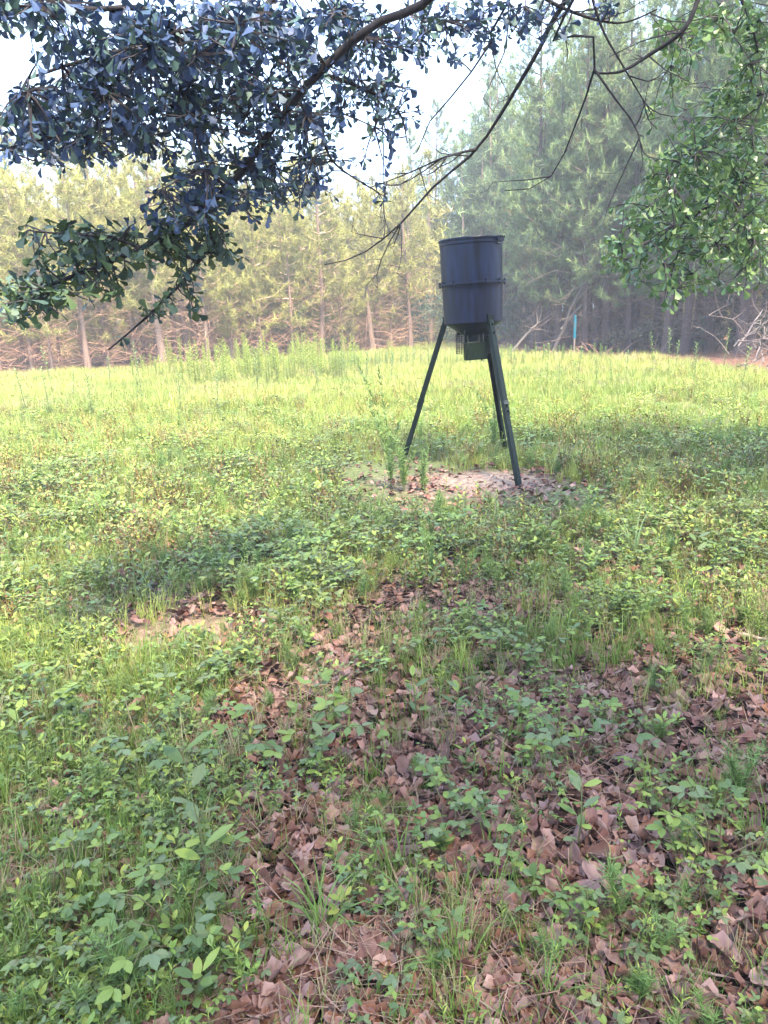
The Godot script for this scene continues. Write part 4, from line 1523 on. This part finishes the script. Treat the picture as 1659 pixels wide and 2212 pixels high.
	for q in [[110, 905, 0], [122, 880, 2], [300, 885, 0], [310, 870, 2], [60, 900, 1], [200, 905, 3], [392, 900, 1], [470, 905, 3], [1245, 850, 0], [1322, 840, 3], [1350, 835, 1], [1410, 815, 2], [1442, 818, 0], [1456, 822, 1], [1562, 800, 0], [1180, 838, 1], [1208, 842, 3], [1110, 845, 1], [1070, 838, 3], [930, 838, 3], [740, 850, 1], [790, 842, 3], [845, 838, 1], [690, 862, 3], [560, 870, 1], [1290, 835, 3], [1500, 830, 1], [1600, 850, 3], [240, 850, 1], [160, 870, 3]]:
		where.append([spot(q[0], q[1]), q[2]])
	where.sort_custom(func(a, b): return seen(a[0]).x < seen(b[0]).x)
	var used := {}
	for i in where.size():
		var proto: Node3D = protos[where[i][1]]
		var o := proto
		if used.has(proto):
			o = proto.duplicate()
			o.name = numbered("tall_weed")
			add_child(o, true)
		used[proto] = true
		o.position = where[i][0]
		o.rotation.y = rr(0, TAU)
		o.scale = Vector3.ONE * rr(1.0, 1.35)
		tag(o, "tall leafy green weed stalk standing above the field grass, %s from the left" % ordinal(i + 1), "weed", "tall weeds in the field")
	# the thicket of the same weeds, too dense to count
	var one := Geo.new()
	one.tube([Vector3.ZERO, Vector3(0, 1, 0)], [0.008, 0.003], 3, Color(0.16, 0.2, 0.06))
	for i in 60:
		var t := 0.1 + 0.9 * i / 60.0
		one.add(leaf("lance", vary(Color(0.17, 0.26, 0.06), 0.2)), aim(Vector3(0, t, 0), Vector3(cos(i * 2.4), lerpf(0.2, 1.3, t), sin(i * 2.4)), Vector3.UP, rr(0.12, 0.17) * (1.1 - 0.5 * t)))
	var tx := []
	var tc := []
	for i in 900:
		var px := rr(230, 860)
		var dd := rr(17.5, 26.5)
		var c := 1.0 - absf(px - 585.0) / (330.0 if px < 585.0 else 270.0)
		c = minf(c, 1.0 - absf(dd - 22.0) / 5.0) + 0.7 * patch.get_noise_2d(px * 0.02, dd * 1.5)
		if c < rr(0.0, 0.8):
			continue
		var p := column(px, dd)
		tx.append(Transform3D(Basis(Vector3.UP, rr(0, TAU)).scaled(Vector3(1, rr(0.3, 1.0) * clampf(0.5 + c, 0.45, 1.15), 1)), p))
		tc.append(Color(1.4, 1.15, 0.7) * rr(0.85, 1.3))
	for i in 300:
		var p := column(rr(700, 1659), rr(21, 25))
		if wood_depth(p.x, p.z) > -1.5:
			continue
		tx.append(Transform3D(Basis(Vector3.UP, rr(0, TAU)).scaled(Vector3(0.8, rr(0.3, 0.6), 0.8)), p))
		tc.append(Color.WHITE * rr(0.85, 1.2))
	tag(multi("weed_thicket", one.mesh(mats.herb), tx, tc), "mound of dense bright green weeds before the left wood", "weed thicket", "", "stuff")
	plant("dog_fennel", "fennel", 845, 1055, 1.1, "tall feathery fennel standing left of the feeder's left leg", "weed")
	plant("dog_fennel", "fennel", 872, 1062, 0.55, "bushy low fennel hiding the foot of the feeder's left leg", "weed")
	plant("dog_fennel", "fennel", 915, 1062, 0.42, "short feathery fennel between the feeder's left leg and bare sand", "weed")
	plant("dog_fennel", "fennel", 1068, 975, 0.75, "thin wispy fennel just left of the feeder's rear leg", "weed")

# ------------------------------------------------------------------ plants one can point at in the foreground
func build_foreground() -> void:
	for q in [
		["oak_seedling", "broadleaf", 455, 1965, 0.46, "tall seedling with light oblong leaves left of the bare leaf litter", "seedling"],
		["bramble_plant", "bramble", 395, 2075, 0.24, "blue-green bramble below the tall oblong-leaved seedling", "bramble"],
		["thistle_like_weed", "broadleaf", 425, 2200, 0.13, "broad pale-leaved rosette at the bottom edge left of centre", "weed"],
		["fennel_plant", "fennel", 285, 2165, 0.24, "bright feathery green weed near the bottom left", "weed"],
		["fennel_plant", "fennel", 1590, 1745, 0.32, "bright feathery weed clump by the right edge", "weed"],
		["fennel_plant", "fennel", 1335, 2010, 0.2, "sprawling wispy weed on the litter right of the bottom centre", "weed"],
		["lance_weed", "lanceweed", 180, 1760, 0.30, "narrow-leaved bright weed at the left, above the lower bramble", "weed"],
		["lance_weed", "lanceweed", 60, 1760, 0.26, "narrow-leaved weed nearest the left edge in mid foreground", "weed"],
		["lance_weed", "lanceweed", 1500, 1480, 0.26, "narrow-leaved upright weed right of the middle litter patch", "weed"],
		["grass_tuft", "tuft", 700, 2045, 0.26, "dark green grass tuft on the litter at bottom centre left", "grass tuft"],
		["grass_tuft", "tuft", 908, 1425, 0.24, "dark upright grass tuft at the upper rim of the litter", "grass tuft"],
		["grass_tuft", "tuft", 612, 1425, 0.22, "grass tuft beside the small bare soil patch", "grass tuft"],
		["grass_tuft", "pale_tuft", 1370, 1215, 0.42, "pale arching grass tuft in the green at right", "grass tuft"],
		["grass_tuft", "tuft", 990, 2120, 0.22, "bright grass tuft near the bottom right of centre", "grass tuft"],
		["grass_tuft", "tuft", 885, 2000, 0.2, "slender grass tuft in the middle of the near litter", "grass tuft"],
		["grass_tuft", "tuft", 850, 1905, 0.24, "thin tall grass tuft left of the small bramble on litter", "grass tuft"],
		["grass_tuft", "tuft", 40, 2140, 0.2, "grass tuft in the bottom left corner", "grass tuft"],
		["grass_tuft", "tuft", 1180, 2190, 0.2, "upright grass tuft at the bottom edge right of centre", "grass tuft"],
		["grass_tuft", "tuft", 1540, 1500, 0.2, "low grass tuft under the right-hand weeds", "grass tuft"],
		["bramble_plant", "bramble", 1235, 1660, 0.26, "bluish bramble on the litter at right of centre", "bramble"],
		["bramble_plant", "bramble", 1540, 1900, 0.24, "bramble with pale leaves near the lower right edge", "bramble"],
		["bramble_plant", "bramble", 640, 1660, 0.30, "large dark bramble at the upper left rim of the near litter", "bramble"],
		["bramble_plant", "bramble", 960, 1830, 0.22, "low bramble in the centre of the near litter", "bramble"],
		["bramble_plant", "bramble", 1010, 1760, 0.18, "small bramble at the foot of the bare upright stick", "bramble"],
		["bramble_plant", "bramble", 300, 1640, 0.28, "spreading bramble left of the dark bramble", "bramble"],
		["bramble_plant", "bramble", 110, 1560, 0.28, "bramble at the left edge under the green bank", "bramble"],
		["bramble_plant", "bramble", 1150, 1450, 0.26, "leafy bramble right of the upright grass tuft", "bramble"],
		["bramble_plant", "bramble", 1210, 1960, 0.18, "small low bramble on litter right of the bottom centre", "bramble"],
		["bramble_plant", "bramble", 130, 2000, 0.2, "pale-leaved bramble low at the left", "bramble"],
		["oak_seedling", "broadleaf", 985, 1560, 0.16, "small seedling with upright pale leaves on the upper litter", "seedling"],
		["oak_seedling", "broadleaf", 1500, 1290, 0.34, "dark broad-leaved sapling at right beyond the litter", "seedling"],
		["oak_seedling", "broadleaf", 900, 1560, 0.18, "seedling with rounded bright leaves left of the upright pale one", "seedling"],
		["oak_seedling", "broadleaf", 690, 1700, 0.2, "seedling with pointed yellow-green leaves in the middle litter", "seedling"],
		["oak_seedling", "broadleaf", 1250, 1850, 0.22, "seedling with dark leaves between the right-hand brambles", "seedling"],
		["oak_seedling", "broadleaf", 60, 1650, 0.24, "yellowish seedling at the left edge", "seedling"],
		["ground_ivy", "groundcover", 1050, 1930, 0.26, "patch of small round leaves right of the central bramble", "ground cover plant"],
		["ground_ivy", "groundcover", 380, 1900, 0.28, "patch of small round leaves left of the tall seedling", "ground cover plant"],
		["ground_ivy", "groundcover", 1600, 2050, 0.26, "patch of round pale leaves in the lower right corner", "ground cover plant"],
		["ground_ivy", "groundcover", 820, 1640, 0.3, "patch of small leaves at the top of the near litter", "ground cover plant"]]:
		plant(q[0], q[1], q[2], q[3], q[4], q[5], q[6])
	# bare sticks
	for q in [[[967, 1712], [969, 1612], 0.006, "bare dark stick standing upright in the centre of the litter"], [[1330, 1560], [1640, 1515], 0.006, "thin grey fallen twig lying at the right of the litter"], [[870, 2010], [1040, 2030], 0.003, "pale dry stalk lying across the near litter"], [[1545, 1370], [1659, 1400], 0.012, "brown fallen branch at the right edge beyond the litter"], [[1400, 2090], [1560, 2140], 0.005, "short thin twig lying near the lower right corner"]]:
		var a := spot(q[0][0], q[0][1]) + Vector3(0, 0.02, 0)
		var b := spot(q[1][0], q[1][1]) + Vector3(0, 0.035, 0)
		if q[2] == 0.006 and q[0][0] == 967:
			b = a + Vector3(0.005, 0.2, -0.01)
		var g := Geo.new(true)
		g.tube(wander(Vector3.ZERO, b - a, 6, 0.03, 0.0), [q[2], q[2], q[2] * 0.95, q[2] * 0.9, q[2] * 0.8, q[2] * 0.7, q[2] * 0.5], 6, Color(0.10, 0.06, 0.05) if q[0][0] == 967 else Color(0.36, 0.27, 0.22), Color(-1, 0, 0), true)
		var o := obj("fallen_stick", g, mats.wood)
		o.position = a
		tag(o, q[3], "stick")
